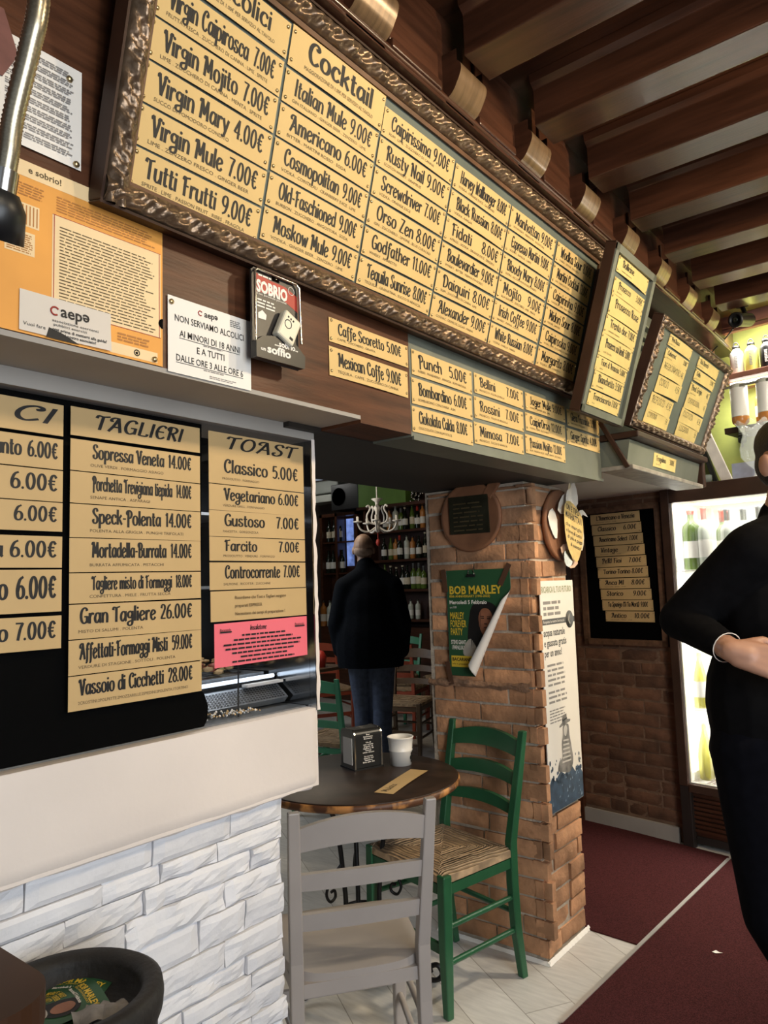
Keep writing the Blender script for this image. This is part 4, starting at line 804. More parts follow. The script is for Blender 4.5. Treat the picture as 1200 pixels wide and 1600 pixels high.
# minors notice
nn = empty('minors_notice', mw=F_fas.mw(.838, 1.926, .003), label='white notice about serving no alcohol to minors, right of the orange poster', cat='notice')
m = MB(); m.grid(lambda a, b: (.212*a, .155*b, .0006), 4, 2); m.build('sheet', M_white, nn)
P = MB(); pos = lambda a, b: (a, b, .0013)
aepa(P, .088, .132, .013, pos)
for t, y, w, ul in (('NON SERVIAMO ALCOLICI', .106, .176, 0), ('AI MINORI DI 18 ANNI', .076, .154, 1), ('E A TUTTI', .050, .070, 0), ('DALLE ORE 3 ALLE ORE 6', .0255, .170, 1)):
    x = .104-w/2; btext(P, t, x, y, .0135, w, pos, bold=.008)
    if ul: P.add([pos(x, y-.0038), pos(x+w, y-.0038), pos(x+w, y-.0026), pos(x, y-.0026)], [(0, 1, 2, 3)])
lines(P, .155, .185, .146, .130, 4, pos, h=.4); P.build('lettering', M_ink, nn)
q = MB(); q.tube([(.078+.0048*math.cos(.6+i*PI/8), .137+.0048*math.sin(.6+i*PI/8), .0014) for i in range(13)], .0012, 4); q.build('logo', M_redp, nn)
q = MB(); lines(q, .085, .135, .073, .069, 1, pos, h=.6); lines(q, .085, .14, .0215, .018, 1, pos, h=.6); lines(q, .10, .17, .012, .005, 2, pos, h=.5); q.build('pale_print', M_grey_ink, nn)
t = bpy.data.objects.new('tack', TACK_ME); COL.objects.link(t); t.parent = nn; t.location = (.008, .142, .0012); t.scale = (1.4,)*3
# breath tester blister pack
bt = empty('breath_tester_pack', mw=F_fas.mw(1.024, 1.987, .034), label='black and red blister pack of a breath tester hanging under the carved frame', cat='blister pack')
m = MB(); m.prism([(0, 0), (.138, 0), (.140, .195), (.132, .203), (.083, .203), (.083, .188), (.060, .188), (.060, .203), (.008, .203), (0, .196)], LOC, 0, .004); m.build('backing_card', pmat('dark_card', (.03, .026, .024), .4, var=.4, scale=20), bt)
q = MB(); q.prism([(.012, .150), (.080, .158), (.138, .135), (.138, .172), (.10, .185), (.055, .186), (.012, .192)], LOC, .004, .0044); q.build('red_band', M_redp, bt)
P = MB(); pos = lambda a, b: (a, b, .0050)
btext(P, 'SOBRIO', .014, .152, .026, .092, pos, bold=.045); btext(P, 'il tuo personale personal', .014, .145, .005, .088, pos); lines(P, .016, .072, .140, .118, 3, pos, h=.45); lines(P, .02, .065, .193, .188, 1, pos, h=.7)
P.build('lettering', M_white, bt)
q = MB(); q.tube([(.118+.009*math.cos(i*PI/8), .180+.009*math.sin(i*PI/8), .005) for i in range(16)], .0008, 4, closed=True); q.add([pos(.018, .092), pos(.040, .092), pos(.042, .104), pos(.030, .112), pos(.018, .104)], [(0, 1, 2, 3, 4)]); q.build('pictogram', M_white, bt)
q = MB(); rr = Matrix.Translation((.090, .082, .006)) @ Matrix.Rotation(-.45, 4, 'Z')
q.box(-.026, .026, -.034, .034, 0, .022, mat=rr); q.build('tester_device', pmat('cream_plastic', '#d9d3bd', .35, var=.05), bt, bevel=.005)
q = MB(); q.tube([rr @ Vector((-.008+.010*math.cos(i*PI/7), .004+.010*math.sin(i*PI/7), .0225)) for i in range(14)], .001, 4, closed=True); q.box(.008, .018, -.024, -.018, .022, .0228, mat=rr)
for i in range(3): q.box(-.016+.008*i, -.012+.008*i, .018, .022, .022, .0228, mat=rr)
q.build('buttons', M_ink, bt)
q = MB(); q.prism([(0, 0), (.144, .002), (.146, .030), (.120, .052), (.07, .060), (.02, .050), (0, .035)], LOC, .004, .018); q.build('lower_label', M_bpl, bt, bevel=.003)
P = MB(); pos = lambda a, b: (a, b, .0187); btext(P, '...sobrio..', .052, .036, .013, .070, pos, bold=.03); btext(P, 'un', .012, .017, .008, .014, pos, bold=.03); btext(P, 'soffio', .030, .016, .017, .070, pos, bold=.04); P.build('slogan', M_white, bt)
q = MB(); q.tube([(.004, .002, .012), (.004, .19, .012), (.012, .199, .010), (.128, .199, .010), (.137, .19, .012), (.140, .06, .012)], .003, 6); q.build('blister_rim', M_chrome, bt)
q = MB(); q.tube([(.072, .196, -.032), (.072, .196, .006)], .003, 8); q.build('nail', M_chrome, bt)
# gooseneck lamp at far left
gl = empty('gooseneck_lamp', (-.99, .47, 2.765), label='braided metal gooseneck lamp hanging down at the top left corner', cat='lamp')
gp = [(-.99, .47, 2.77), (-.93, .46, 2.68), (-.87, .43, 2.52), (-.838, .41, 2.36), (-.836, .402, 2.22), (-.850, .398, 2.163), (-.876, .392, 2.085), (-.886, .391, 2.04), (-.893, .390, 2.015)]
gp = [tuple(v) for v in gp]
def cat3(P, n=6):
    out = []
    for i in range(len(P)-1):
        p0 = P[max(0, i-1)]; p1 = P[i]; p2 = P[i+1]; p3 = P[min(len(P)-1, i+2)]
        for k in range(n):
            t = k/n; out.append(tuple(.5*(2*p1[a]+(p2[a]-p0[a])*t+(2*p0[a]-5*p1[a]+4*p2[a]-p3[a])*t*t+(3*p1[a]-p0[a]-3*p2[a]+p3[a])*t**3) for a in range(3)))
    return out+[tuple(P[-1])]
sp = cat3(gp, 24); rs = [.0125+.0007*(1 if i % 2 else -1) for i in range(len(sp))]
rel(MB().tube(sp, rs, 14), gl).build('flexible_neck', M_goose, gl)
rel(MB().tube([(-.891, .390, 2.02), (-.897, .389, 1.992)], .016, 14), gl).build('collar', M_chrome, gl)
hm = Matrix.Translation((-.905, .385, 1.972)) @ Matrix.Rotation(.5, 4, 'Y')
rel(MB().lathe([(.001, .03), (.022, .026), (.034, .008), (.040, -.03), (.036, -.03), (.030, .005), (.001, .012)], 20, mat=hm), gl).build('lamp_shade', M_bpl, gl)
rel(MB().lathe([(.001, -.012), (.014, -.006), (.016, .006), (.001, .012)], 12, mat=hm), gl).build('bulb', M_frlight, gl)
rel(MB().lathe([(.03, -.01), (.03, .006)], 16, c=(-.985, .47, 2.770)), gl).build('mount', M_bpl, gl)
# corner of a brown card behind the lamp
m = MB(); m.prism([(0, 0), (.09, 0), (.115, .05), (.09, .12), (0, .12)], LOC, 0, .002)
tag(m.build('brown_card', pmat('reddish_brown_card', (.19, .075, .06), .6, var=.2, scale=20), mw=F_fas.mw(.425, 2.36, .006)), 'reddish brown card pinned over the white notice at the left edge', 'card')

# ================================================================== HOOD UNDER THE WINE BOARD
hd = empty('extractor_hood', (-1.2, 2.99, 1.94), label='grey-green box hood with a brown ledge carrying the wide wine board', cat='hood')
h = MB(); h.prism([(-1.205, 1.955), (-1.095, 1.955), (-1.075, 2.065), (-1.205, 2.065)], Frame((0, 2.995, 0), (1, 0, 0), (0, 0, 1)), 0, -.99); rel(h, hd).build('body', M_greyp, hd, bevel=.003)
rel(box(-1.205, -1.035, 2.985, 3.995, 2.068, 2.096), hd).build('ledge', M_framew, hd, bevel=.006)
rel(box(-1.205, -1.065, 2.985, 3.99, 1.938, 1.957), hd).build('bottom_lip', pmat('worn_pale_paint', '#8d857a', .5, var=.35, scale=20), hd, bevel=.004)
rel(MB().bar((-1.198, 2.985, 2.16), (-1.085, 2.985, 1.945), .020, .016, up=(0, 1, 0)), hd).build('corner_strip', M_framew, hd, bevel=.003)
rel(box(-1.20, -1.06, 3.99, 4.03, 1.945, 2.096), hd).build('end_cap', M_framew, hd, bevel=.006)
F_hood = Frame((-1.0905, 0, 1.98), (0, 1, 0), (.18, 0, 1))
strip(F_hood, 3.30, .004, .31, .062, 'Fragolino', '3.00€', 'vino dolce', 'small yellow strip lettered Fragolino 3.00€ on the hood under the wine board', 'price strip on the hood', off=.001, tu=.1, pr=.9, cap=.024, base=.45, mat=M_papery, tacks=0)

# ================================================================== THINGS ON THE PILLAR
tn = empty('round_wall_tile', (-1.690, 2.729, 1.775), label='round terracotta disc with a square bronze plaque on the pillar', cat='wall plaque')
m = MB(); R90 = Matrix.Rotation(PI/2, 4, 'X'); m.lathe([(.150, 0), (.152, .012), (.146, .020), (.138, .017), (.001, .017)], 40, mat=R90 @ Matrix.Translation((0, 0, 0)))
m.build('disc', M_terracotta, tn)
b = MB(); b.prism([(-.100, -.072), (.098, -.074), (.094, .090), (-.104, .092)], Frame((0, -.0175, 0), (1, 0, 0), (0, 0, 1)), 0, .006); b.build('plaque', M_plaque, tn, bevel=.002)
b = MB(); pos = Frame((0, -.0242, 0), (1, 0, 0), (0, 0, 1)); lines(b, -.08, .075, .075, -.06, 7, lambda u, v: pos(u, v), h=.3); b.build('engraving', M_brass, tn)
b = MB(); b.bar((.085, -.012, .08), (.135, -.012, .145), .05, .016, up=(0, 1, 0)); b.build('hanger_tab', M_terracotta, tn, bevel=.006)
# concert poster with a peeling corner
po = empty('concert_poster', mw=F_pl.mw(-1.832, 1.092, .008), label='green concert poster with its lower right corner peeling off the pillar', cat='poster')
def curl(a, b):
    # a,b on the sheet; the lower right corner rolls forward along a diagonal fold
    x, y = a*.320, b*.455
    nx, ny = .878, -.479; d = (x-.112)*nx+y*ny
    if d <= 0: return (x, y, .001)
    t = max(0, min(1, 1-((x-.112)*.479+y*.878)/.44)); R = .0065+.021*t; th = d/R; r = R*(1-.035*th)
    dd = r*math.sin(th); zz = R-r*math.cos(th)
    return (x-nx*d+nx*dd, y-ny*d+ny*dd, .001+zz)
m = MB(); m.grid(curl, 90, 110); PO = m.build('sheet', [M_pgreen, M_white], po)
sf = PO.modifiers.new('back', 'SOLIDIFY'); sf.thickness = .0006; sf.offset = -1; sf.material_offset = 1
pos = lambda u, v: tuple(Vector(curl(u/.320, v/.455))+Vector((0, 0, .0008)))
P = MB(); btext(P, 'BOB MARLEY', .016, .352, .034, .262, pos, bold=.03); btext(P, '80th ANNIVERSARY (1945-2025)', .014, .337, .010, .205, pos, bold=.02)
for k, t in enumerate(('MARLEY', 'FOREVER', 'PARTY')): btext(P, t, .014, .244-.0345*k, .029, (.072, .082, .062)[k], pos, bold=.02)
P.build('yellow_lettering', M_pyel, po)
P = MB(); btext(P, 'Mercoledi 5 Febbraio', .014, .308, .016, .188, pos, bold=.02); btext(P, 'ore 19.00', .014, .290, .009, .035, pos); btext(P, 'STEVE GIANT', .014, .136, .017, .076, pos, bold=.02); btext(P, 'I PAPALUKA', .018, .113, .017, .066, pos, bold=.02); P.build('white_lettering', M_white, po)
p2 = lambda u, v: tuple(Vector(curl(u/.320, v/.455))+Vector((0, 0, .0006))); p3 = lambda u, v: tuple(Vector(curl(u/.320, v/.455))+Vector((0, 0, .0009))); p4 = lambda u, v: tuple(Vector(curl(u/.320, v/.455))+Vector((0, 0, .0012)))
def blob(P, pts, ps, n=4): q = cat(pts+[pts[0]], n)[:-1]; P.add([ps(u, v) for u, v in q], [tuple(range(len(q)))])
P = MB(); P.add([p2(.012, .038), p2(.125, .038), p2(.152, .072), p2(.152, .086), p2(.012, .086)], [(0, 1, 2, 3, 4)]); P.build('yellow_box', M_pyel, po)
P = MB(); btext(P, 'BACARANDO', .017, .064, .014, .115, pos, bold=.03); btext(P, 'info e prenotazioni', .017, .048, .008, .095, pos); P.build('dark_lettering', M_ink, po)
P = MB(); blob(P, [(.100, .150), (.108, .230), (.125, .295), (.165, .318), (.225, .312), (.250, .28), (.240, .22), (.215, .17), (.18, .16), (.150, .112), (.118, .12)], p2); P.build('portrait_hair', M_ink, po)
P = MB(); blob(P, [(.080, .088), (.082, .130), (.115, .160), (.150, .120), (.19, .15), (.20, .10), (.165, .080), (.155, .088)], p3); P.build('portrait_shirt', pmat('portrait_shirt_grey', '#a8a196', .5, var=.2, scale=20), po)
P = MB(); blob(P, [(.158, .225), (.160, .262), (.180, .288), (.210, .285), (.228, .255), (.220, .215), (.200, .180), (.185, .172), (.170, .19)], p4); P.build('portrait_face', pmat('portrait_face_tone', '#8a5a42', .5, var=.25, scale=18), po)
P = MB(); p5 = lambda u, v: tuple(Vector(p4(u, v))+Vector((0, 0, .0004)))
for (x, y, w, h_) in ((.170, .246, .016, .004), (.200, .244, .016, .004), (.168, .254, .018, .003), (.200, .252, .018, .003), (.185, .222, .014, .004), (.183, .207, .022, .003)): P.add([p5(x, y), p5(x+w, y-.001), p5(x+w, y+h_), p5(x, y+h_)], [(0, 1, 2, 3)])
for k in range(7): blob(P, [(.118+.007*k, .12+.004*k), (.122+.007*k, .22), (.135+.006*k, .29), (.130+.006*k, .22)], p5)
P.build('portrait_features', M_ink, po)
tp = MB()
for (x, y, rt) in ((-.008, .41, .1), (.295, .43, -.5), (.0, .01, .2)): tp.box(-.012, .012, -.05, .05, .0005, .0018, mat=Matrix.Translation((x, y, .003)) @ Matrix.Rotation(rt, 4, 'Z'))
tp.build('tape', pmat('brown_tape', (.10, .05, .03), .35, var=.2), po)
b = MB(); b.box(.110, .152, .424, .436, .002, .008); b.build('magnet_clip', M_bpl, po)
b = MB(); b.tube([(.117, .436, .004), (.121, .458, .006), (.142, .458, .006), (.147, .436, .004)], .0016, 6); b.build('clip_wire', M_chrome, po)
# tall water-refill panel on the right face
wa = empty('water_refill_panel', mw=F_pr.mw(2.778, .554, .012), label='tall white printed panel about free water on the right face of the pillar', cat='panel')
m = MB(); m.prism([(0, 0), (.322, 0), (.328, .935), (.008, .935)], LOC, 0, .004); m.build('panel', M_white, wa)
pos = lambda u, v: (u, v, .0046); p2 = lambda u, v: (u, v, .0050)
P = MB(); btext(P, 'RICARICA IL TUO FUTURO', .022, .885, .026, .285, pos, bold=.02); P.build('green_heading', pmat('olive_print', '#9aa078', .6, var=.05), wa)
P = MB(); lines(P, .03, .20, .86, .79, 3, pos, h=.55); lines(P, .04, .21, .60, .50, 5, pos, h=.45); lines(P, .04, .21, .49, .43, 3, pos, h=.45); lines(P, .04, .19, .41, .35, 5, pos, h=.45); P.build('pale_print', M_grey_ink, wa)
P = MB(); P.add([pos(.01, .752), pos(.326, .752), pos(.326, .776), pos(.01, .776)], [(0, 1, 2, 3)]); P.lathe([(.038, 0), (.038, .0006)], 20, c=(.275, .765, .0044))
for k, t in enumerate(('acqua naturale', 'e gassata gratis', 'per un anno!')): btext(P, t, .022, .705-.042*k, .030, (.20, .21, .16)[k], pos, bold=.02)
P.build('dark_print', pmat('charcoal_print', '#4a4a48', .6, var=.05), wa)
P = MB(); btext(P, 'Acquista la nostra borraccia', .022, .759, .012, .20, p2); P.tube([(.275, .745, .0056), (.262, .760, .0056), (.275, .790, .0056), (.288, .760, .0056), (.275, .745, .0056)], .003, 4); P.build('white_print', M_white, wa)
P = MB(); blob(P, [(.001, .001), (.321, .001), (.3225, .10), (.29, .14), (.25, .12), (.21, .16), (.15, .13), (.11, .15), (.06, .12), (.03, .14), (.003, .11)], pos, 1)
rnd = random.Random(8)
for k in range(40):
    x, y = rnd.uniform(.01, .31), rnd.uniform(.11, .20); r = rnd.uniform(.003, .009); P.add([pos(x+r*math.cos(i*PI/3), y+1.5*r*math.sin(i*PI/3)) for i in range(6)], [tuple(range(6))])
P.build('water_print', M_bluep, wa)
P = MB(); blob(P, [(.09, .155), (.105, .19), (.135, .20), (.135, .255), (.150, .29), (.155, .325), (.205, .325), (.212, .28), (.225, .23), (.235, .17), (.20, .13), (.14, .14)], p2); blob(P, [(.120, .322), (.225, .335), (.228, .343), (.195, .348), (.192, .372), (.152, .368), (.148, .34), (.122, .330)], p2, 1); P.build('gondolier_print', M_photo, wa)
P = MB(); p3_ = lambda u, v: (u, v, .0054)
for k in range(6): P.add([p3_(.150-.004*k, .262-.017*k), p3_(.200+.003*k, .258-.017*k), p3_(.200+.003*k, .265-.017*k), p3_(.150-.004*k, .269-.017*k)], [(0, 1, 2, 3)])
blob(P, [(.162, .290), (.160, .315), (.178, .326), (.190, .315), (.186, .292), (.175, .280)], p3_); P.build('gondolier_highlights', pmat('light_grey_print', '#c9c4bd', .6, var=.1), wa)
P = MB(); P.add([p3_(.150, .343), p3_(.196, .349), p3_(.195, .356), p3_(.150, .350)], [(0, 1, 2, 3)]); P.build('hat_band', M_ink, wa)
P = MB()
rnd = random.Random(15)
for k in range(26):
    x, y = rnd.uniform(.02, .30), rnd.uniform(.01, .13); w_ = rnd.uniform(.004, .014); P.add([p3_(x, y), p3_(x+w_, y+.002), p3_(x+w_*.7, y+rnd.uniform(.006, .02))], [(0, 1, 2)])
P.build('water_glints', pmat('pale_blue_print', '#7f93a8', .6, var=.2, scale=30), wa)
# torn notes on a wooden round
nb = empty('note_board', (-1.428, 3.02, 1.73), label='brown wooden round bristling with torn yellow notes on the pillar edge', cat='note board')
m = MB(); RY = Matrix.Rotation(PI/2, 4, 'Y'); m.lathe([(.155, 0), (.160, .010), (.154, .022), (.146, .018), (.001, .018)], 36, mat=RY); m.build('wooden_disc', M_terracotta, nb)
Fn = Frame((.020, 0, 0), (0, 1, 0), (0, 0, 1))
def note(nm, pts, w, mt, bend=.006, txt=(), ax=0):
    q = MB(); k = cat(pts+[pts[0]], 2)[:-1]
    cu = sum(p[0] for p in k)/len(k); cv = sum(p[1] for p in k)/len(k); f = lambda u, v, d=0: Fn(u, v, w+bend*((u-cu)/.1)**2+d)
    vs = [f(cu, cv)]+[f(u, v) for u, v in k]; q.add(vs, [(0, 1+i, 1+(i+1) % len(k)) for i in range(len(k))]); o = q.build(nm, mt, nb)
    if txt:
        P = MB()
        for t, u, v, h_, w_, rt in txt: btext(P, t, u, v, h_, w_, lambda a, b: f(a, b, .0012), bold=.01, rot=rt)
        P.build('handwriting', M_ink, nb)
note('torn_note', [(-.09, .06), (-.01, .13), (.06, .15), (.10, .11), (.02, .05)], .012, M_white, .012)
note('torn_note', [(.02, .09), (.05, .20), (.075, .17), (.11, .10), (.12, .0), (.08, -.02)], .022, M_label)
note('torn_note', [(-.15, .03), (-.10, .07), (-.06, .02), (-.07, -.06), (-.11, -.04)], .006, M_white)
note('torn_note', [(.06, .02), (.14, .05), (.145, -.06), (.10, -.11), (.04, -.05)], .016, M_label)
note('torn_note', [(-.06, -.10), (.02, -.08), (.10, -.10), (.11, -.17), (.04, -.19), (-.02, -.15)], .010, pmat('pinkish_note', '#d8b49a', .65, var=.1))
note('silver_bag', [(-.05, -.12), (.0, -.11), (.03, -.16), (-.01, -.185), (-.05, -.165)], .026, M_chrome)
note('yellow_note', [(-.045, .085), (.02, .105), (.09, .075), (.135, .03), (.130, -.06), (.095, -.13), (.05, -.165), (-.02, -.115), (-.055, -.03)], .034, pmat('aged_yellow_note', '#d6b873', .65, var=.12, scale=30), .004,
     [('ON E TIPO', -.030, .070, .026, .135, -.22), ('MANHATTAN', -.042, .036, .030, .165, -.22), ('che mangia', -.045, .0, .016, .165, -.20), ('e beve di tutto', -.042, -.028, .016, .16, -.20), ('di piu e paga', -.030, -.056, .016, .15, -.20), ('il conto!', -.0, -.092, .016, .105, -.2)])
note('torn_note', [(-.02, .09), (.0, .15), (.045, .165), (.075, .205), (.105, .165), (.11, .10), (.06, .08)], .028, M_white, .01)
note('torn_note', [(.10, .06), (.16, .075), (.20, .05), (.205, .044), (.16, .06), (.12, .03)], .030, M_white, .01)
note('torn_note', [(.10, .04), (.15, .01), (.165, -.05), (.14, -.11), (.10, -.09)], .026, M_label, .004)

# ================================================================== CHAIRS AND TABLE
def ladder_chair(name, loc, rz, wood, seat_kind, label, cat='chair', group=None, top=.905, sh=.47, scale=1.0, seat_mat=None, wf=.43, wr=.375, dp=.40, slats=None, bulge=.022, post=.034):
    """front faces local -Y; rear posts at +Y"""
    root = empty(name, loc, rz, label, cat, group); root.scale = (scale,)*3
    for sx in (-1, 1):
        xr, xf = sx*wr/2, sx*wf/2
        m = MB(); m.loft([((xr, dp/2+.035, 0), post*.85, post*.85), ((xr, dp/2+.008, sh*.4), post*.97, post), ((xr, dp/2, sh*.75), post, post*1.05), ((xr, dp/2+.002, sh+.03), post, post*1.05), ((xr*1.03, dp/2+.040, sh+.5*(top-sh)), post*.95, post*.92), ((xr*1.06, dp/2+.085, top), post*.86, post*.72)]); m.build('back_post', wood, root, bevel=.004)
        m = MB(); m.loft([((xf*.97, -dp/2+.006, 0), post*.85, post*.85), ((xf, -dp/2, sh*.5), post*1.12, post*1.12), ((xf, -dp/2+.004, sh+(.006 if seat_kind == 'rush' else -.02)), post*1.15, post*1.15)]); m.build('front_leg', wood, root, bevel=.005)
    def back_y(z): return dp/2+.085*(z-sh-.02)/(top-sh-.02)
    for (z0, z1, arch) in slats or ((.80, .87, .024), (.685, .735, .012), (.575, .62, .010)):
        m = MB(); n = 12; w = wr/2*(1+.06*((z0-sh)/(top-sh)))-.008; th = .009
        def P(a, b, s, z0=z0, z1=z1, arch=arch, w=w, th=th):
            x = -w+2*w*a; q = 1-(2*a-1)**2; z = z0+(arch*.55 if b == 0 else 0)*q+(z1-z0)*b+(arch*q if b == 1 else 0)
            return (x, back_y(z)+bulge*q+s*th, z)
        for s_ in (-1, 1): m.grid(lambda a, b, s_=s_: P(a, b, s_), n, 1)
        for b in (0, 1): m.grid(lambda a, c, b=b: P(a, b, 2*c-1), n, 1)
        m.build('back_slat', wood, root)
    if seat_kind == 'rush':
        m = MB(); N = 20
        def S(a, b, bot=0):
            y = -dp/2-.012+(dp+.012)*b; w = (wf+(wr-wf)*b)/2+.012; u = 2*a-1; x = w*u
            t = max(abs(u), abs(2*b-1)); z = sh+.016-.010*(1-t)-(.018*max(0, (t-.9)/.1)**2)
            z += .0035*math.sin(t*70)*(1 if t > .1 else 0)*(1-.3*bot)
            return (x, y, z if not bot else sh-.022)
        m.grid(lambda a, b: S(a, b), N*2, N*2); m.grid(lambda a, b: S(1-a, b, 1), 4, 4)
        for e in ((lambda t: S(t, 0), lambda t: S(t, 0, 1)), (lambda t: S(1-t, 1), lambda t: S(1-t, 1, 1)), (lambda t: S(0, 1-t), lambda t: S(0, 1-t, 1)), (lambda t: S(1, t), lambda t: S(1, t, 1))):
            k = 16; m.add([e[0](i/k) for i in range(k+1)]+[e[1](i/k) for i in range(k+1)], [(i, i+1, k+2+i, k+1+i) for i in range(k)], 0, False)
        m.build('rush_seat', seat_mat or M_rush, root)
    else:
        m = MB()
        def S(a, b, bot=0):
            u = 2*a-1; v = 2*b-1; r = (abs(u)**5+abs(v)**5)**.2; k = max(abs(u), abs(v))
            if r > 1e-6: u, v = u*k/r, v*k/r
            w = (wf+.02+(wr-wf-.0)*(v*.5+.5))/2; x = w*u; y = v*(dp/2+.02)-.012
            rr = max(abs(u), abs(v))
            z = sh-.010*(1-u*u)*(1-(v-.2)**2)-.006*max(0, (rr-.86)/.14)**2-(.016*max(0, (-v-.6)/.4)**2)
            return (x, y, z if not bot else sh-.034)
        m.grid(lambda a, b: S(a, b), 24, 24); m.grid(lambda a, b: S(1-a, b, 1), 12, 12)
        for e in (lambda t: (t, 0), lambda t: (1, t), lambda t: (1-t, 1), lambda t: (0, 1-t)):
            k = 24; m.add([S(*e(i/k)) for i in range(k+1)]+[S(*e(i/k), 1) for i in range(k+1)], [(i, k+1+i, k+2+i, i+1) for i in range(k)], 0, True)
        m.build('wooden_seat', seat_mat or wood, root)
    # seat rails and stretchers
    m = MB(); z = sh-.045
    m.bar((-wf/2, -dp/2, z), (wf/2, -dp/2, z), .018, .035); m.bar((-wr/2, dp/2, z), (wr/2, dp/2, z), .018, .035)
    for sx in (-1, 1): m.bar((sx*wf/2, -dp/2, z), (sx*wr/2, dp/2, z), .018, .035)
    m.build('seat_rail', wood, root)
    for sx in (-1, 1):
        for zz in (.30, .18): m = MB(); m.tube([(sx*wf/2*.99, -dp/2, zz), (sx*wr/2, dp/2+.004, zz)], .0105, 8); m.build('stretcher', wood, root)
    m = MB(); m.bar((-wf/2, -dp/2, .225), (wf/2, -dp/2, .225), .014, .034); m.build('stretcher', wood, root)
    m = MB(); m.tube([(-wr/2, dp/2+.01, .24), (wr/2, dp/2+.01, .24)], .0105, 8); m.build('stretcher', wood, root)
    return root
# taupe chair: front points to (-.8,.6)
ladder_chair('ladderback_chair', (-1.548, 1.700, 0), math.atan2(.6, -.8)+PI/2, M_gray, 'wood', 'taupe painted wooden chair with a solid seat, its back to the camera', top=.915, sh=.475, wf=.41, wr=.352, dp=.38, slats=((.805, .868, .030), (.700, .745, .004), (.590, .635, .004)), bulge=.012, post=.036)
ladder_chair('ladderback_chair', (-1.705, 2.43, 0), -.235, M_green, 'rush', 'dark green chair with a woven rush seat against the brick pillar', top=.905, sh=.472, wf=.42, wr=.375, dp=.37, slats=((.805, .862, .028), (.700, .742, .022), (.595, .630, .020)), bulge=.018)

TX, TY, TZ = -1.975, 2.255, .75
tb = empty('round_bistro_table', (TX, TY, 0), label='round dark wooden bistro table on wrought iron legs', cat='table')
m = MB(); m.lathe([(.001, TZ-.034), (.36, TZ-.034), (.395, TZ-.030), (.402, TZ-.022), (.402, TZ-.010), (.397, TZ-.003)], 72); m.build('table_edge', M_tedge, tb)
m = MB(); m.lathe([(.397, TZ-.003), (.390, TZ), (.001, TZ)], 72); m.build('tabletop', M_ttop, tb)
for k in range(3):
    a = 2*PI*k/3+.35; ca, sa = math.cos(a), math.sin(a); m = MB()
    prof = [(.30, .715), (.20, .70), (.13, .63), (.10, .52), (.085, .40), (.075, .28), (.09, .17), (.15, .08), (.235, .028), (.29, .022), (.315, .045), (.30, .075), (.272, .068), (.272, .048)]
    pts = cat3([(r*ca, r*sa, z) for r, z in prof], 5); m.tube(pts, .0095, 8)
    m.build('leg', M_iron, tb)
    m = MB(); pts = cat3([(r*ca, r*sa, z) for r, z in ((.088, .44), (.135, .40), (.165, .35), (.150, .315), (.125, .325), (.128, .350), (.145, .348))], 5); m.tube(pts, .0055, 6); m.build('scroll', M_iron, tb)
m = MB(); m.tube([(.095*math.cos(i*PI/12), .095*math.sin(i*PI/12), .545) for i in range(24)], .007, 6, closed=True); m.tube([(.08*math.cos(i*PI/12), .08*math.sin(i*PI/12), .24) for i in range(24)], .006, 6, closed=True)
m.build('ring', M_iron, tb)
m = MB(); m.box(-.30, .30, -.012, .012, TZ-.042, TZ-.034); m.box(-.012, .012, -.30, .30, TZ-.042, TZ-.034); m.build('top_bracket', M_iron, tb)
# napkin dispenser
ax = Vector((.62, .78, 0)).normalized()
nd = empty('napkin_dispenser', (-2.062, 2.365, TZ), math.atan2(.125, .005)-.0, 'black and chrome napkin dispenser with white print on the bistro table', 'napkin dispenser')
nd.location = (-2.052, 2.372, TZ); nd.rotation_euler = (0, 0, math.radians(-17.5))
HH = .152
def rbox(w, d, h, r):
    q = []
    for cx, cz, a0 in ((w/2-r, h-r, 0), (-w/2+r, h-r, PI/2)):
        for i in range(6): a = a0+PI/2*i/5; q.append((cx+r*math.cos(a), cz+r*math.sin(a)))
    return [(w/2, 0)]+q+[(-w/2, 0)]
m = MB(); m.prism(rbox(.104, .128, HH, .024), Frame((0, .062, .006), (1, 0, 0), (0, 0, 1)), 0, .124); m.build('body', M_bpl, nd, bevel=.002)
m = MB()
for y in (-.067, .061): m = MB(); m.prism(rbox(.110, .128, HH+.003, .026), Frame((0, y+.006, .005), (1, 0, 0), (0, 0, 1)), 0, .006); m.build('chrome_rim', M_chrome, nd, bevel=.001)
m = MB(); m.box(-.035, .035, -.0685, -.067, .02, .125); m.build('napkin_slot', M_white, nd)
m = MB(); m.box(-.058, .058, -.070, .070, 0, .006); m.build('base', M_bpl, nd)
P = MB(); pos = Frame((.0525, 0, .006), (0, 1, 0), (0, 0, 1)); f = lambda u, v: pos(u, v, .0006)
for k, (t, w) in enumerate((('Bar', .018), ('Ristorante', .045), ('Enoteca', .040), ('', 0), ('Via di', .025), ('san cristo', .048), ('angolo al', .044), ('tagliere di', .050), ('cena', .028), ('vino sfuso', .056), ('', 0), ('La cucina', .042), ('aperta dal', .046), ('mattino', .038), ('fino alle 24', .056))):
    if t: btext(P, t, 0, .128-.0078*k, .0052, w, f, align='c', bold=.02)
P.build('lettering', M_white, nd)
P = MB(); f2 = lambda u, v: (v, u, HH+.0066)
for k in range(3): btext(P, ('Tira', 'il', 'tovagliolo')[k], 0, .012-.012*k, .006, (.02, .01, .035)[k], f2, align='c')
P.build('top_lettering', M_white, nd)
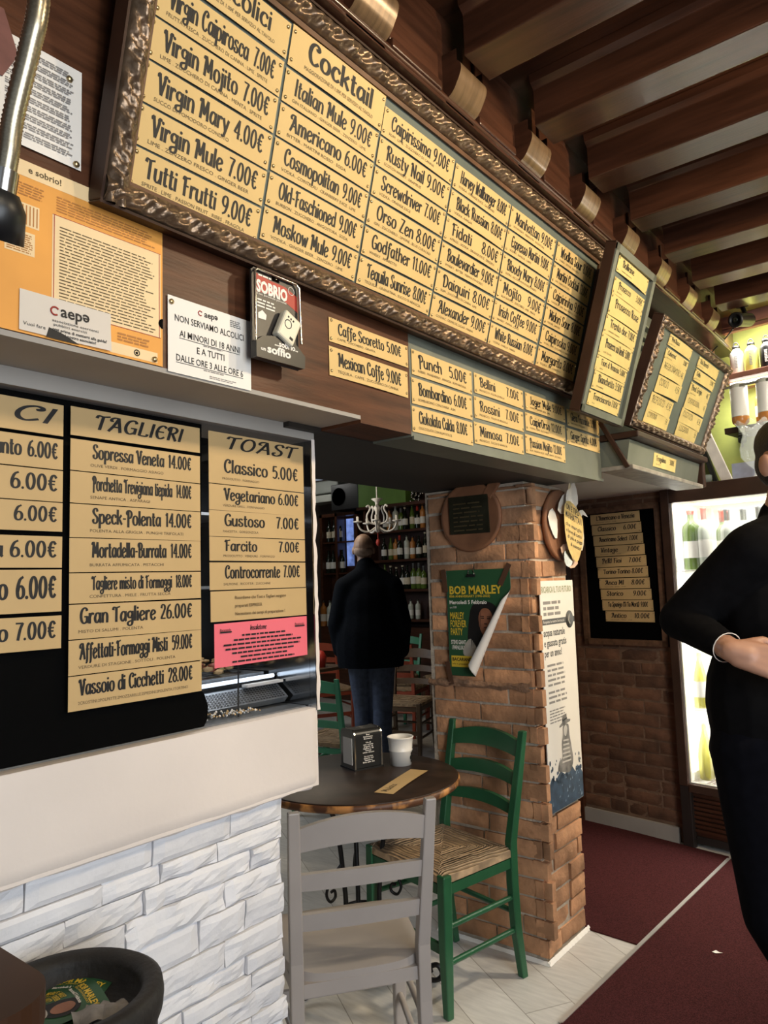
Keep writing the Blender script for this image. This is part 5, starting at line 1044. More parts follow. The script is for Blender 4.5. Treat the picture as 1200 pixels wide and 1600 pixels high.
# small white bucket
bu = empty('white_bucket', (-1.935, 2.485, TZ), label='small white enamelled tin bucket on the bistro table', cat='bucket')
m = MB(); m.lathe([(.001, .004), (.040, .004), (.040, 0), (.0435, 0), (.047, .055), (.049, .057), (.0495, .061), (.048, .064), (.0525, .108), (.055, .110), (.0555, .113), (.053, .1145), (.0505, .112), (.046, .06), (.041, .008), (.001, .008)], 40); m.build('body', M_whitep, bu)
m = MB(); aa = .25
for dz, r in ((.032, .011), (.047, .006), (.017, .006)):
    q = []
    for i in range(12):
        t = 2*PI*i/12; z = dz+r*math.sin(t); a = aa+r*math.cos(t)/.047; rr = .0450+.0035*(z/.055)-.0010; q.append((rr*1.03*math.cos(a), rr*1.03*math.sin(a), z))
    m.add(q, [tuple(range(12))])
m.build('black_emblem', M_ink, bu)
# loose paper strip
Ft = Frame((-1.765, 2.100, TZ+.0006), (-.19*1, .98*1, 0), (-.98, -.19, 0))
Ft = Frame((-1.690, 2.118, TZ+.0008), (-.245, .97, 0), (-.97, -.245, 0))
strip(Ft, 0, 0, .345, .075, 'Mulata', '', '', 'loose tan paper strip with handwriting lying on the bistro table', 'loose strip on the table', off=.0004, mat=M_paperd, tacks=0, tu=.05, pr=.42, cap=.026, base=.42, hand=True, bow=.003)
# grey stone foot under the table
m = MB(); m.lathe([(.001, 0), (.10, 0), (.105, .02), (.09, .045), (.05, .055), (.001, .055)], 24); tag(m.build('umbrella_weight', M_slate, mw=Matrix.Translation((TX-.02, TY+.02, 0))), 'grey round stone weight on the floor under the bistro table', 'weight')

# ================================================================== NEAR LEFT CORNER
bn = empty('ash_bin', (-1.185, .637, 0), label='black round bin with leaflets in its sunken top, near the white stone wall', cat='bin')
m = MB(); m.lathe([(.125, 0), (.137, .02), (.139, .81), (.147, .83), (.149, .85), (.146, .868), (.136, .874), (.118, .869), (.112, .856), (.110, .828), (.001, .825)], 48); m.build('drum', pmat('dull_black_rubber', (.016, .014, .012), .6, var=.4, scale=18, bump=.2, spec=.35), bn)
m = MB(); m.lathe([(.138, .745), (.1405, .748), (.1405, .756), (.138, .759)], 48); m.build('hoop', pmat('worn_black_rim', (.03, .027, .024), .5, var=.5, scale=30), bn)
def flyer(x, y, z, rot, w, h, label, full=True):
    r = empty('concert_flyer', (x, y, z), rot, label, 'flyer', 'green flyers on the bin')
    bend = lambda u, v: .004*math.sin(4*u/w)+.006*(v/h)**2
    m = MB(); m.grid(lambda a, b: (w*a, h*b, bend(w*a, h*b)), 8, 8); m.build('sheet', M_pgreen, r)
    P = MB(); pos = lambda u, v: (u, v, bend(u, v)+.0008); btext(P, 'BOB MARLEY', .008, h*.80, h*.085, w*.84, pos, bold=.03); btext(P, '80th ANNIVERSARY', .008, h*.76, h*.03, w*.7, pos)
    for k, t in enumerate(('MARLEY', 'FOREVER', 'PARTY')): btext(P, t, .008, h*(.54-.085*k), h*.07, w*(.24, .27, .2)[k], pos, bold=.02)
    P.add([pos(.006, h*.06), pos(w*.45, h*.06), pos(w*.45, h*.17), pos(.006, h*.17)], [(0, 1, 2, 3)]); P.build('yellow_lettering', M_pyel, r)
    P = MB(); btext(P, 'Mercoledi 5 Febbraio', .008, h*.68, h*.045, w*.6, pos, bold=.02); btext(P, 'STEVE GIANT', .008, h*.26, h*.045, w*.26, pos); P.build('white_lettering', M_white, r)
    P = MB(); blob(P, [(w*.34, h*.2), (w*.38, h*.5), (w*.5, h*.68), (w*.72, h*.7), (w*.85, h*.58), (w*.8, h*.36), (w*.6, h*.2)], pos); P.build('portrait_hair', M_ink, r)
    ps = lambda u, v: (u, v, bend(u, v)+.0014)
    P = MB(); blob(P, [(w*.5, h*.44), (w*.54, h*.6), (w*.68, h*.64), (w*.77, h*.54), (w*.72, h*.38), (w*.6, h*.34)], ps); P.build('portrait_face', MATS['portrait_face_tone'], r)
    P = MB(); blob(P, [(w*.28, h*.02), (w*.3, h*.2), (w*.45, h*.3), (w*.7, h*.28), (w*.75, h*.05)], ps); P.build('portrait_shirt', MATS['portrait_shirt_grey'], r)
flyer(-1.272, .592, .8335, math.radians(-11), .090, .125, 'green concert flyer lying on top in the sunken lid of the black bin')
flyer(-1.245, .585, .8275, math.radians(32), .100, .130, 'partly covered green concert flyer under another in the black bin lid')
m = MB()
for k in range(4):
    mt = Matrix.Translation((-1.122-.004*k, .690-.014*k, .838+.003*k)) @ Matrix.Rotation(.4*k, 4, 'Z') @ Matrix.Rotation(.12, 4, 'X'); m.grid(lambda a, b: mt @ Vector((.05*a-.025, .04*b-.02, .003*math.sin(8*a+k))), 6, 3)
tag(m.build('crumpled_leaflet', M_photo), 'crumpled black and white leaflet at the right of the flyers in the bin', 'leaflet')
# brown stool beside it
bs = empty('brown_side_table', (-1.155, .33, 0), label='glossy brown table with rounded corner at the bottom left edge', cat='table')
q = []
w, d, r = .42, .36, .075
for cx, cy, a0 in ((w/2-r, d/2-r, 0), (-w/2+r, d/2-r, PI/2), (-w/2+r, -d/2+r, PI), (w/2-r, -d/2+r, 1.5*PI)):
    for i in range(8): a = a0+PI/2*i/7; q.append((cx+r*math.cos(a), cy+r*math.sin(a)))
rotm = Matrix.Rotation(math.radians(0), 4, 'Z')
m = MB(); m.prism(q, lambda u, v, w_: Vector((u, v, w_)), .958, 1.0); m.build('top', pmat('brown_gloss_wood', (.055, .022, .009), .5, var=.3, scale=4, spec=.3), bs, bevel=.006)
for sx in (-1, 1):
    for sy in (-1, 1): m = MB(); m.bar((sx*.15, sy*.12, 0), (sx*.13, sy*.10, .958), .03, .03); m.build('leg', M_dark, bs)
m = MB(); m.box(.02, .17, .06, .150, .82, .955); m.build('yellow_tag', M_yellow, bs)

# ================================================================== WINE FRIDGE AND THE SHELVES ABOVE
fr_o = F_back(.336, 0, .03)
FFL = lambda u, v, w=0: Vector((u, -w, v))                     # local: u right, v up, w towards the room
FMW = Matrix.Translation(fr_o) @ Matrix.Rotation(-B8, 4, 'Z')
wf_ = empty('wine_fridge', mw=FMW, label='tall lit wine fridge with a dark wooden door frame behind the man in black', cat='fridge')
def fb_(mb, u0, u1, v0, v1, w0, w1, mi=0): return mb.box(u0, u1, -w1, -w0, v0, v1, mi)
m = MB(); fb_(m, 0, .03, .05, 2.0, -.48, -.02); fb_(m, 1.17, 1.20, .05, 2.0, -.48, -.02); fb_(m, 0, 1.2, 1.96, 2.0, -.48, .0); fb_(m, 0, 1.2, .05, .30, -.48, -.03); m.build('cabinet', M_dark, wf_, bevel=.003)
m = MB(); fb_(m, .03, 1.17, .30, 1.96, -.48, -.46); fb_(m, .03, .05, .30, 1.96, -.46, -.03); fb_(m, 1.15, 1.17, .30, 1.96, -.46, -.03); fb_(m, .05, 1.15, 1.93, 1.96, -.46, -.03); m.build('liner', M_frlight, wf_)
m = MB(); fb_(m, 0, .052, .33, 2.0, -.02, .02); fb_(m, 1.115, 1.2, .33, 2.0, -.02, .02); fb_(m, .052, 1.115, 1.905, 2.0, -.02, .02); fb_(m, .052, 1.115, .30, .345, -.02, .02); m.build('door_frame', pmat('fridge_door_wood', (.045, .022, .014), .4, var=.25, scale=8), wf_, bevel=.004)
m = MB(); fb_(m, .052, .062, .345, 1.905, -.014, .004); fb_(m, .062, 1.115, .345, .353, -.014, .004); m.build('door_gasket', M_alu, wf_)
m = MB(); fb_(m, .056, 1.11, .345, 1.905, -.004, 0); m.build('door_glass', pmat('fridge_glass', (1, 1, 1), .02, var=0, trans=1, alpha=.25), wf_)
m = MB()
for k in range(9): fb_(m, .06, 1.14, .085+.024*k, .099+.024*k, -.03, -.012)
m.build('grille', M_dark, wf_)
m = MB(); fb_(m, 0, .06, .0, .33, -.03, .015); fb_(m, 1.14, 1.2, 0, .33, -.03, .015); fb_(m, .06, 1.14, .02, .06, -.05, -.02); m.build('plinth', pmat('fridge_plinth', (.02, .014, .012), .5, var=.2), wf_, bevel=.003)
SHZ = (1.52, 1.13, .745, .352)
for z in SHZ:
    m = MB()
    for k in range(12): m.tube([FFL(.05+.1*k, z-.004, -.45), FFL(.05+.1*k, z-.004, -.04)], .002, 5)
    m.tube([FFL(.05, z-.004, -.04), FFL(1.15, z-.004, -.04)], .0032, 6); m.tube([FFL(.05, z-.004, -.45), FFL(1.15, z-.004, -.45)], .0032, 6); m.build('shelf', M_alu, wf_)
for u in (.062, 1.138): m = MB(); m.tube([FFL(u, .40, -.05), FFL(u, 1.90, -.05)], .007, 8); m.build('light_tube', M_glow, wf_)
m = MB(); m.tube([FFL(.08, 1.922, -.06), FFL(1.12, 1.922, -.06)], .007, 8); m.build('light_tube', M_glow, wf_)
def wpt(u, v, w): return FMW @ FFL(u, v, w)
for z in (1.90, 1.50, 1.11, .725):
    l = light('fridge_lamp', 'AREA', wpt(.60, z, -.14), 8, (1, .98, .92), wpt(.60, z-1, -.20), 1.0, .2)

BOT = {}
def bottle(loc, glass, label_txt, group=None, h=.31, r=.037, cap=None, lab=M_label, cat='bottle', shape='wine', inv=False, lab_z=(.20, .48), rz=0, parts=True, name='bottle'):
    key = (glass.name, round(h, 3), round(r, 3), cap.name if cap else '', lab.name if lab else '', shape, parts, lab_z)
    root = empty(name, loc, rz, label_txt, cat, group)
    if inv: root.rotation_euler = (PI, 0, rz)
    if key in BOT:
        for nm, me in BOT[key]: o = bpy.data.objects.new(nm, me); COL.objects.link(o); o.parent = root
        return root
    pr = {'wine': [(.001, .01), (.8, .0), (.98, .012), (1, .03), (1, .60), (.95, .66), (.62, .72), (.42, .76), (.38, .80), (.37, .965), (.42, .967), (.42, .99), (.38, 1), (.001, 1)],
          'spirit': [(.001, .01), (.85, 0), (1, .02), (1, .68), (.92, .74), (.5, .80), (.36, .83), (.35, .95), (.42, .955), (.42, 1), (.001, 1)],
          'slope': [(.001, .01), (.85, 0), (1, .02), (1, .42), (.8, .62), (.5, .78), (.36, .86), (.34, .97), (.4, .975), (.4, 1), (.001, 1)]}[shape]
    n = 20 if r*h > .006 else 14; L_ = []
    m = MB(); m.lathe([(a*r, b*h) for a, b in pr], n); o = m.build('glass_body', glass, root); L_.append(('glass_body', o.data))
    if lab:
        m = MB(); m.lathe([(r*1.012, lab_z[0]*h), (r*1.012, lab_z[1]*h)], n); m.f = [f for f in m.f if len(f) == 4]; m.m = m.m[:len(m.f)]; m.sm = m.sm[:len(m.f)]
        o = m.build('label', lab, root); L_.append(('label', o.data))
    if cap:
        c0 = .80 if shape == 'wine' else .93
        m = MB(); m.lathe([(r*.41, c0*h), (r*.41, .96*h), (r*.46, .965*h), (r*.46, h*1.003), (.001, h*1.005)], n); o = m.build('capsule', cap, root); L_.append(('capsule', o.data))
    BOT[key] = L_; return root
M_greycap = pmat('grey_capsule', '#6d6f70', .4, var=.1); M_redcap = pmat('red_capsule', '#c23a2e', .4, var=.1); M_wlab = pmat('white_bottle_label', '#ecebe4', .6, var=.03)
M_clear = pmat('pale_clear_bottle', '#c9d0c4', .15, var=.1); M_wwine = pmat('white_wine', '#c9c35a', .15, var=.2)
GW = 'bottles in the lit wine fridge'
for u, w, g, cp, sh, lb, h, r in ((.135, -.13, M_glassg, M_redcap, 'spirit', 'squat green bottle with a broad red cap at the left of the fridge top shelf', .345, .047), (.215, -.12, M_clear, M_redcap, 'wine', 'tall clear bottle with a red capsule on the fridge top shelf', .355, .036), (.285, -.20, M_glassg, M_redcap, 'wine', 'green bottle with a red capsule behind the clear one in the fridge', .335, .036),
    (.345, -.12, M_clear, M_greycap, 'wine', 'leftmost of the grey capped bottles on the fridge top shelf', .335, .038), (.430, -.13, M_clear, M_greycap, 'wine', 'middle grey capped bottle on the fridge top shelf', .33, .038), (.515, -.12, M_clear, M_greycap, 'wine', 'grey capped bottle nearest the man on the fridge top shelf', .335, .038)):
    bottle(wpt(u-.03, SHZ[0], w), g, lb, GW, h, r, cp, M_wlab, shape=sh)
for k, z in enumerate(SHZ[2:]):
    for i in range(2): bottle(wpt(.105+.085*i, z, -.11-.03*i), M_wwine, ('yellow white wine bottle %s in the fridge beside the man in black' % (('upper left', 'upper right'), ('lower left', 'lower right'))[k][i]), GW, .31, .038, None, M_wlab if k == 0 else None, shape='slope')
for i in range(2): bottle(wpt(.105+.085*i, SHZ[1], -.11), M_clear, ('pale bottle on the second fridge shelf, %s of two beside the arm' % ('left', 'right')[i]), GW, .31, .038, None, M_wlab, shape='wine')

# wall behind, timber frame, flask shelf
sh_o = F_back(.585, 0, -.05); SMW = Matrix.Translation(sh_o) @ Matrix.Rotation(-B8, 4, 'Z')
def spt(u, v, w): return SMW @ FFL(u, v, w)
m = MB(); fb_(m, -.12, 1.6, 1.98, 3.0, -.36, -.34); m2 = m.build('trim_57', M_lime, mw=SMW); tag(m2, kind='structure')
M_pinkwood = pmat('pinkish_timber', '#a87460', .5, var=.2, scale=8)
m = MB(); fb_(m, .02, .062, 2.52, 2.95, -.06, 0); fb_(m, .02, 1.6, 2.86, 2.925, -.06, 0); fb_(m, .075, 1.6, 2.835, 2.855, -.05, -.01); tag(m.build('trim_58', M_pinkwood, mw=SMW, bevel=.004), kind='structure')
sf = empty('flask_shelf', mw=SMW, label='reddish wooden shelf carrying the metal flasks high on the right', cat='shelf')
m = MB(); fb_(m, .075, 1.6, 2.575, 2.605, -.34, -.03); m.build('board', M_pinkwood, sf, bevel=.003)
m = MB(); m.tube([FFL(.12, 2.560, -.10), FFL(1.5, 2.560, -.10)], .009, 8); m.build('light_tube', M_glow, sf)
m = MB(); fb_(m, .10, 1.5, 2.530, 2.545, -.09, -.06); m.build('optic_rail', M_chrome, sf)
s2 = empty('glass_shelf', mw=SMW, label='dark wooden lower shelf behind the hanging spirit bottles', cat='shelf'); m = MB(); fb_(m, .05, 1.6, 2.29, 2.325, -.34, -.14); m.build('board', M_framew, s2, bevel=.003)
light('shelf_lamp', 'AREA', spt(.45, 2.54, -.14), 10, (1, .97, .88), spt(.45, 1.9, -.2), .8, .1)
light('shelf_lamp_upper', 'AREA', spt(.45, 2.83, -.06), 10, (1, .95, .85), spt(.45, 2.4, -.35), .8, .1)
def flask(u, mt, label):
    r = empty('metal_flask', tuple(spt(u, 2.605, -.10)), 0, label, 'flask', 'flasks on the high shelf')
    m = MB(); m.lathe([(.001, 0), (.033, 0), (.036, .006), (.036, .115), (.033, .13), (.022, .143), (.018, .150), (.018, .155), (.001, .156)], 24); m.build('body', mt, r)
    m = MB(); m.lathe([(.019, .152), (.021, .154), (.021, .166), (.015, .170), (.001, .170)], 18); m.tube([(.014*math.cos(PI*i/8), 0, .168+.022*math.sin(PI*i/8)) for i in range(9)], .0035, 6); m.build('loop_cap', M_bpl, r)
    m = MB(); f = lambda u_, v_: (.0368*math.sin(u_/.036), -.0368*math.cos(u_/.036), v_)
    lines(m, -.006, .010, .105, .035, 8, f, h=.7); m.build('print', M_grey_ink if mt is not M_bpl else M_white, r)
flask(.165, M_whitep, 'white metal flask with a black loop cap on the high shelf'); flask(.245, M_lemon, 'lime green metal flask between the white and black flasks'); flask(.325, M_bpl, 'black metal flask at the right end of the flask row')
def optic(u, liquid, label, w=-.10, r=.045, h=.30):
    b = bottle(spt(u, 2.555, w), M_clear, label, 'upside-down spirit bottles', h, r, M_bpl, M_wlab, shape='spirit', inv=True, lab_z=(.08, .62), name='spirit_bottle', rz=0)
    m = MB(); m.lathe([(r*1.01, .63*h), (r*1.01, .68*h), (r*.94, .74*h), (r*.53, .80*h)], 20); m.f = [f for f in m.f if len(f) == 4]; m.m = m.m[:len(m.f)]; m.sm = m.sm[:len(m.f)]; m.build('liquid', liquid, b)
    m = MB(); m.lathe([(.012, h), (.022, h+.006), (.022, h+.03), (.008, h+.04), (.006, h+.06), (.001, h+.06)], 14); m.build('optic_valve', M_bpl, b)
    return b
optic(.160, M_amber, 'upside-down spirit bottle with a large white label under the flasks'); optic(.30, M_amber, 'upside-down amber spirit bottle right of the white labelled one')
bottle(spt(.235, 2.326, -.22), M_amber, 'yellow upright bottle standing between the two hanging spirit bottles', None, .22, .034, None, M_wlab, shape='spirit')
# things on top of the fridge
va = empty('glass_vase', tuple(wpt(.505, 2.0, -.10)), 0, 'large clear glass vase with a scalloped rim on top of the fridge', 'vase')
m = MB()
def vz(a, b):
    t = 2*PI*a; pr = [(.035, 0), (.045, .006), (.018, .02), (.016, .05), (.045, .075), (.078, .12), (.082, .17), (.068, .22), (.060, .25), (.078, .285), (.092, .305)]
    x = b*(len(pr)-1); i = min(int(x), len(pr)-2); k = x-i; r = pr[i][0]*(1-k)+pr[i+1][0]*k; z = pr[i][1]*(1-k)+pr[i+1][1]*k
    z += .012*math.cos(8*t)*max(0, (b-.8)/.2); r += .006*math.cos(8*t)*max(0, (b-.8)/.2); return (r*math.cos(t), r*math.sin(t), z)
m.grid(vz, 64, 40); o = m.build('bowl', pmat('vase_glass', (.95, 1, .97), .03, var=0, alpha=.22, spec=1.0), va); so = o.modifiers.new('wall', 'SOLIDIFY'); so.thickness = .003
def put(name, u, w, mb, mt, label, cat, z=2.0, rz=0):
    return tag(mb.build(name, mt, mw=Matrix.Translation(wpt(u, z, w)) @ Matrix.Rotation(rz-B8, 4, 'Z')), label, cat)
put('paper_box', .46, -.22, box(-.12, .13, -.04, .04, 0, .11), pmat('pale_blue_box', '#c6cbe0', .5, var=.15, scale=20), 'pale blue box on top of the fridge behind the glass vase', 'box')
m = MB(); rr = Matrix.Rotation(-.28, 4, 'Y'); m.box(-.012, .012, -.012, .012, .004, .38, mat=rr); put('black_stick', .275, -.12, m, M_bpl, 'thin black bar leaning beside the wine board on the fridge top', 'bar')
m = MB(); rr = Matrix.Rotation(-.30, 4, 'Y') @ Matrix.Rotation(.15, 4, 'X'); m.box(-.028, .028, -.008, .008, .010, .40, mat=rr); put('marble_slat', .345, -.10, m, pmat('pale_marbled_strip', '#e9e2da', .4, var=.12, scale=14), 'white marbled strip leaning against the black bar on the fridge top', 'strip')
m = MB(); m.lathe([(.001, 0), (.028, 0), (.036, .02), (.036, .045), (.032, .045), (.030, .012), (.001, .01)], 20); put('dark_bowl', .245, -.04, m, M_slate, 'small dark glass on the fridge top beside the hood', 'glass')
# surveillance camera
cc = empty('security_camera', tuple(spt(.30, 2.835, .14)), math.radians(-30), 'black security camera under the last ceiling beam at the right', 'camera')
rm = Matrix.Rotation(math.radians(100), 4, 'X') @ Matrix.Rotation(.2, 4, 'Y')
m = MB(); m.lathe([(.001, -.07), (.03, -.07), (.036, -.06), (.036, .055), (.040, .06), (.040, .075), (.030, .078), (.028, .068), (.001, .066)], 24, mat=rm); m.build('housing', M_bpl, cc)
m = MB(); m.lathe([(.001, .067), (.014, .068), (.014, .076), (.010, .078), (.001, .074)], 16, mat=rm); m.build('lens', M_glassd, cc)
m = MB(); m.tube([(0, .02, .03), (-.03, .05, .06), (-.06, .07, .10)], .012, 8); m.lathe([(.03, .10), (.03, .13)], 16, c=(-.06, .07, 0)); m.build('bracket', M_bpl, cc)
pp = [spt(.30-.06, 2.81, .12), spt(.17, 2.79, .05), spt(.10, 2.745, .04), spt(.045, 2.70, .035), spt(-.02, 2.695, .03), spt(-.06, 2.715, .03)]
tag(MB().tube(cat3([tuple(p) for p in pp], 5), .004, 6).build('cable', M_bpl), 'thin black cable looping from the security camera to the timber post', 'cable')

# ================================================================== BACK ROOM
bk_ = empty('bottle_shelving', (-5.6, 7.45, 0), label='dark wooden bottle shelving along the far wall of the back room', cat='shelving')
m = MB(); m.box(-.62, .85, .12, .15, 0, 2.9); m.build('back_panel', pmat('oxblood_panel', (.045, .018, .013), .5, var=.2), bk_)
for z in (2.165, 1.795, 1.42, 1.05): m = MB(); m.box(-.56, .85, -.12, .12, z-.03, z); m.build('shelf', M_dark, bk_)
m = MB(); m.box(-.60, -.56, -.12, .12, 0, 2.45); m.box(.82, .86, -.12, .12, 0, 2.45); m.build('side_panel', M_dark, bk_)
m = MB(); m.box(-.60, .86, -.13, .12, 0, .95); m.build('base_cupboard', M_dark, bk_, bevel=.006)
gpl = tag(box(-6.20, -5.43, 7.24, 7.42, 2.49, 2.80).build('green_pelmet', M_green_panel, bevel=.006), 'bright green box pelmet above the back room bottle shelves', 'pelmet')
tag(box(-6.22, -5.0, 7.22, 7.44, 2.452, 2.489).build('pelmet_board', M_dark), 'dark board under the green pelmet in the back room', 'board')
rnd = random.Random(21)
m = MB()
for k in range(60): m.ball((-5.42+.16*rnd.random(), 7.30+.1*rnd.random(), 2.50+.24*rnd.random()), rnd.uniform(.010, .022), 6)
tag(m.build('glass_bauble_cluster', M_chrome), 'cluster of shiny baubles at the right end of the green pelmet', 'baubles', kind='stuff')
m = MB(); m.tube([(-6.0, 7.2, 2.83), (-5.2, 7.2, 2.84)], .008, 6); m.tube([(-6.0, 7.2, 2.83), (-6.0, 7.2, 3.06)], .006, 6)
lr = m.build('lamp_rail', M_bpl); tag(lr, 'black rail of tiny lights above the green pelmet', 'light rail')
for k in range(5):
    m = MB(); m.ball((0, 0, 0), .022, 8); b = m.build('light_bulb', M_glow, mw=Matrix.Translation((-5.85+.14*k, 7.2, 2.865))); tag(b, 'tiny lit bulb on the rail above the green pelmet', 'bulb', 'bulbs above the green pelmet')
kinds = [(M_glassd, None, 'wine'), (M_glassg, M_greycap, 'wine'), (M_glassd, M_redcap, 'wine'), (M_amber, M_bpl, 'spirit'), (M_clear, M_bpl, 'spirit'), (M_glassd, M_label, 'slope'), (M_glassg, None, 'slope')]
nm = ('top', 'middle', 'third', 'lowest')
for si, z in enumerate((2.165, 1.795, 1.42)):
    for i in range(8):
        x = -5.90+.088*i+rnd.uniform(-.01, .01); g, c, sh = kinds[rnd.randrange(7)]
        bottle((x, 7.38+rnd.uniform(-.02, .03), z), g, 'dark bottle standing on the %s shelf of the back room bar, right of the chandelier' % nm[si], 'bottles on the %s back room shelf' % nm[si], rnd.choice((.28, .30, .32)), rnd.choice((.036, .040)), c, rnd.choice((M_label, M_wlab)), shape=sh)
for i in range(3): bottle((-5.62+.11*i, 7.38, 1.05), M_clear if i else M_amber, 'bottle low on the back room shelves behind the chairs', 'bottles on the lowest back room shelf', .24, .034, M_bpl, M_wlab, shape='spirit')
# glazed cabinet with dusk window
cb = empty('glazed_cabinet', (-6.72, 7.42, 0), label='dark glazed cabinet with bluish panes left of the bald man', cat='cabinet')
m = MB(); m.box(-.26, .42, .08, .12, .9, 2.46); m.box(-.26, -.22, -.10, .12, 0, 2.46); m.box(.02, .06, -.10, .08, .9, 2.46); m.box(.38, .42, -.10, .12, 0, 2.46); m.box(-.26, .42, -.10, .12, 2.42, 2.46); m.box(-.26, .42, -.12, .12, 0, .95); m.build('carcass', M_dark, cb)
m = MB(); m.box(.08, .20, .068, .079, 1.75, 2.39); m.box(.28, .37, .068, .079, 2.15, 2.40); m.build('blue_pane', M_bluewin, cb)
for z in (2.08, 1.66): m = MB(); m.box(-.22, .38, -.08, .075, z-.02, z); m.build('shelf', M_dark, cb)
for i in range(4): bottle((-6.90+.085*i, 7.40, 1.66), M_glassd, 'dark wine bottle with a pale label in the row left of the bald man', 'pale labelled bottles in the glazed cabinet', .31, .037, None, M_wlab, shape='wine')
for i in range(3): bottle((-6.88+.10*i, 7.40, 2.08), M_glassd, 'dark bottle on the upper shelf of the glazed cabinet', 'bottles on the upper cabinet shelf', .30, .037, None, M_label, shape='wine')
for i in range(3): bottle((-6.94+.12*i, 7.32, .951), (M_amber, M_clear, M_glassd)[i], 'low bottle on the cabinet counter left of the bald man, %s' % ('amber one', 'clear one', 'dark one')[i], 'bottles on the cabinet counter', .34, .045, M_bpl, M_wlab, shape='spirit')
ac = empty('air_conditioner', (-6.9, 7.50, 2.64), label='grey wall air conditioner high in the back room corner', cat='air conditioner'); m = MB(); m.box(-.35, .22, -.12, .12, .12, .30); m.build('upper_casing', pmat('grey_casing', '#7c7f78', .5, var=.05), ac, bevel=.02); m = MB(); m.box(-.35, .20, -.14, .12, 0, .10); m.build('lower_flap', pmat('pale_casing', '#9a9b92', .5, var=.05), ac, bevel=.01)
spk = empty('loudspeaker', (-6.46, 7.40, 2.49), label='black loudspeaker box left of the green pelmet', cat='speaker'); m = MB(); m.box(-.24, .24, -.14, .20, 0, .35); m.build('cabinet', M_bpl, spk, bevel=.01); m = MB(); m.lathe([(.001, -.02), (.09, -.015), (.11, .0), (.12, .0)], 24, mat=Matrix.Translation((-.10, -.145, .18)) @ Matrix.Rotation(PI/2, 4, 'X')); m.build('cone', M_slate, spk)
lt = empty('strip_light', (-6.95, 7.0, 2.92), label='bright white strip light at the ceiling of the back room', cat='light'); m = MB(); m.box(-.35, .22, -.03, .03, 0, .05); m.build('diffuser', M_glow, lt); m = MB(); m.box(-.38, .26, -.04, .04, .05, .14); m.build('housing', M_bpl, lt)
m = MB(); m.lathe([(.10, 0), (.05, .08), (.045, .16), (.001, .16)], 16); tag(m.build('lamp_cone', M_glow, mw=Matrix.Translation((-6.85, 6.85, 2.905))), 'small glowing white cone lamp at the back room ceiling', 'lamp')
tag(box(-6.99, -6.80, 7.05, 7.06, 1.02, 1.36).build('wall_notice', M_label), 'pale paper notice standing low on the cabinet left of the bald man', 'notice')
# chandelier
ch = empty('chandelier', (-4.31, 5.3, 2.0), label='small white chandelier hanging above the bald man', cat='chandelier')
m = MB(); m.lathe([(.001, 1.06), (.001, .47), (.0, .47)], 4); m.tube([(0, 0, 1.06), (0, 0, .27)], .006, 6); m.build('rod', M_whitep, ch)
m = MB(); m.lathe([(.001, .42), (.012, .43), (.055, .475), (.06, .48), (.001, .485)], 20); m.build('ceiling_cup', M_whitep, ch)
m = MB(); m.lathe([(.001, -.03), (.02, -.02), (.03, .0), (.02, .04), (.035, .07), (.015, .10), (.02, .17), (.04, .20), (.015, .23), (.02, .26), (.055, .285), (.05, .29), (.001, .29)], 20); m.build('stem', M_whitep, ch)
for k in range(5):
    a = 2*PI*k/5+.3; ca, sa = math.cos(a), math.sin(a)
    m = MB(); m.tube(cat3([(r*ca, r*sa, z) for r, z in ((.02, .02), (.09, -.02), (.16, .0), (.19, .06))], 5), .009, 6); m.tube(cat3([(r*ca, r*sa, z) for r, z in ((.02, .05), (.085, .07), (.10, .13), (.07, .19), (.085, .225), (.105, .21))], 5), .009, 6)
    m.lathe([(.001, .06), (.04, .07), (.042, .078), (.012, .08), (.012, .12), (.001, .125)], 12, c=(.19*ca, .19*sa, 0)); m.build('arm', M_whitep, ch)
m = MB(); m.ball((0, 0, -.12), .022, 8, sc=(1, 1, 1.6)); m.tube([(0, 0, -.03), (0, 0, -.09)], .004, 5); m.build('pendant_drop', M_redp, ch)
# chairs and a table behind
ladder_chair('ladderback_chair', (-4.04, 5.27, 0), math.radians(14), M_brown, 'rush', 'brown ladderback chair with a rush seat right of the bald man', top=.92, group=None)
ladder_chair('ladderback_chair', (-3.50, 3.78, 0), math.radians(190), M_greenl, 'rush', 'bright green chair in the back room at the end of the counter wall', top=.90, wf=.42)
ladder_chair('ladderback_chair', (-5.25, 5.55, 0), math.radians(60), M_red, 'rush', 'red wooden chair just left of the legs of the bald man', top=.90)
ladder_chair('ladderback_chair', (-4.62, 5.98, 0), math.radians(200), M_red, 'rush', 'orange red chair between the legs of the bald man and the brown chair', top=.90)
ladder_chair('ladderback_chair', (-5.12, 6.52, 0), math.radians(10), M_greenl, 'rush', 'green ladderback chair far back beside the pillar', top=.92)
ladder_chair('ladderback_chair', (-4.62, 6.88, 0), math.radians(5), M_brown, 'rush', 'tall brown chair behind the far green chair', top=1.16)
bt2 = empty('cafe_table', (-4.9, 4.75, 0), label='dark table with a red napkin left of the bald man', cat='table')
m = MB(); m.box(-.35, .35, -.35, .35, .74, .77); m.build('tabletop', M_brown, bt2, bevel=.005); m = MB(); m.tube([(0, 0, .03), (0, 0, .74)], .03, 10); m.lathe([(.22, 0), (.22, .02), (.03, .04)], 20); m.build('pedestal', M_iron, bt2)
m = MB(); m.lathe([(.001, 0), (.04, 0), (.055, .09), (.03, .14), (.001, .15)], 8); tag(m.build('red_napkin', M_redcap, mw=Matrix.Translation((-4.66, 4.86, .77))), 'folded red napkin on the back room table beside the coat', 'napkin')
tag(box(-5.0, -4.86, 4.78, 4.86, .77, .83).build('white_menu_box', M_white), 'white box on the back room table next to the red napkin', 'box')
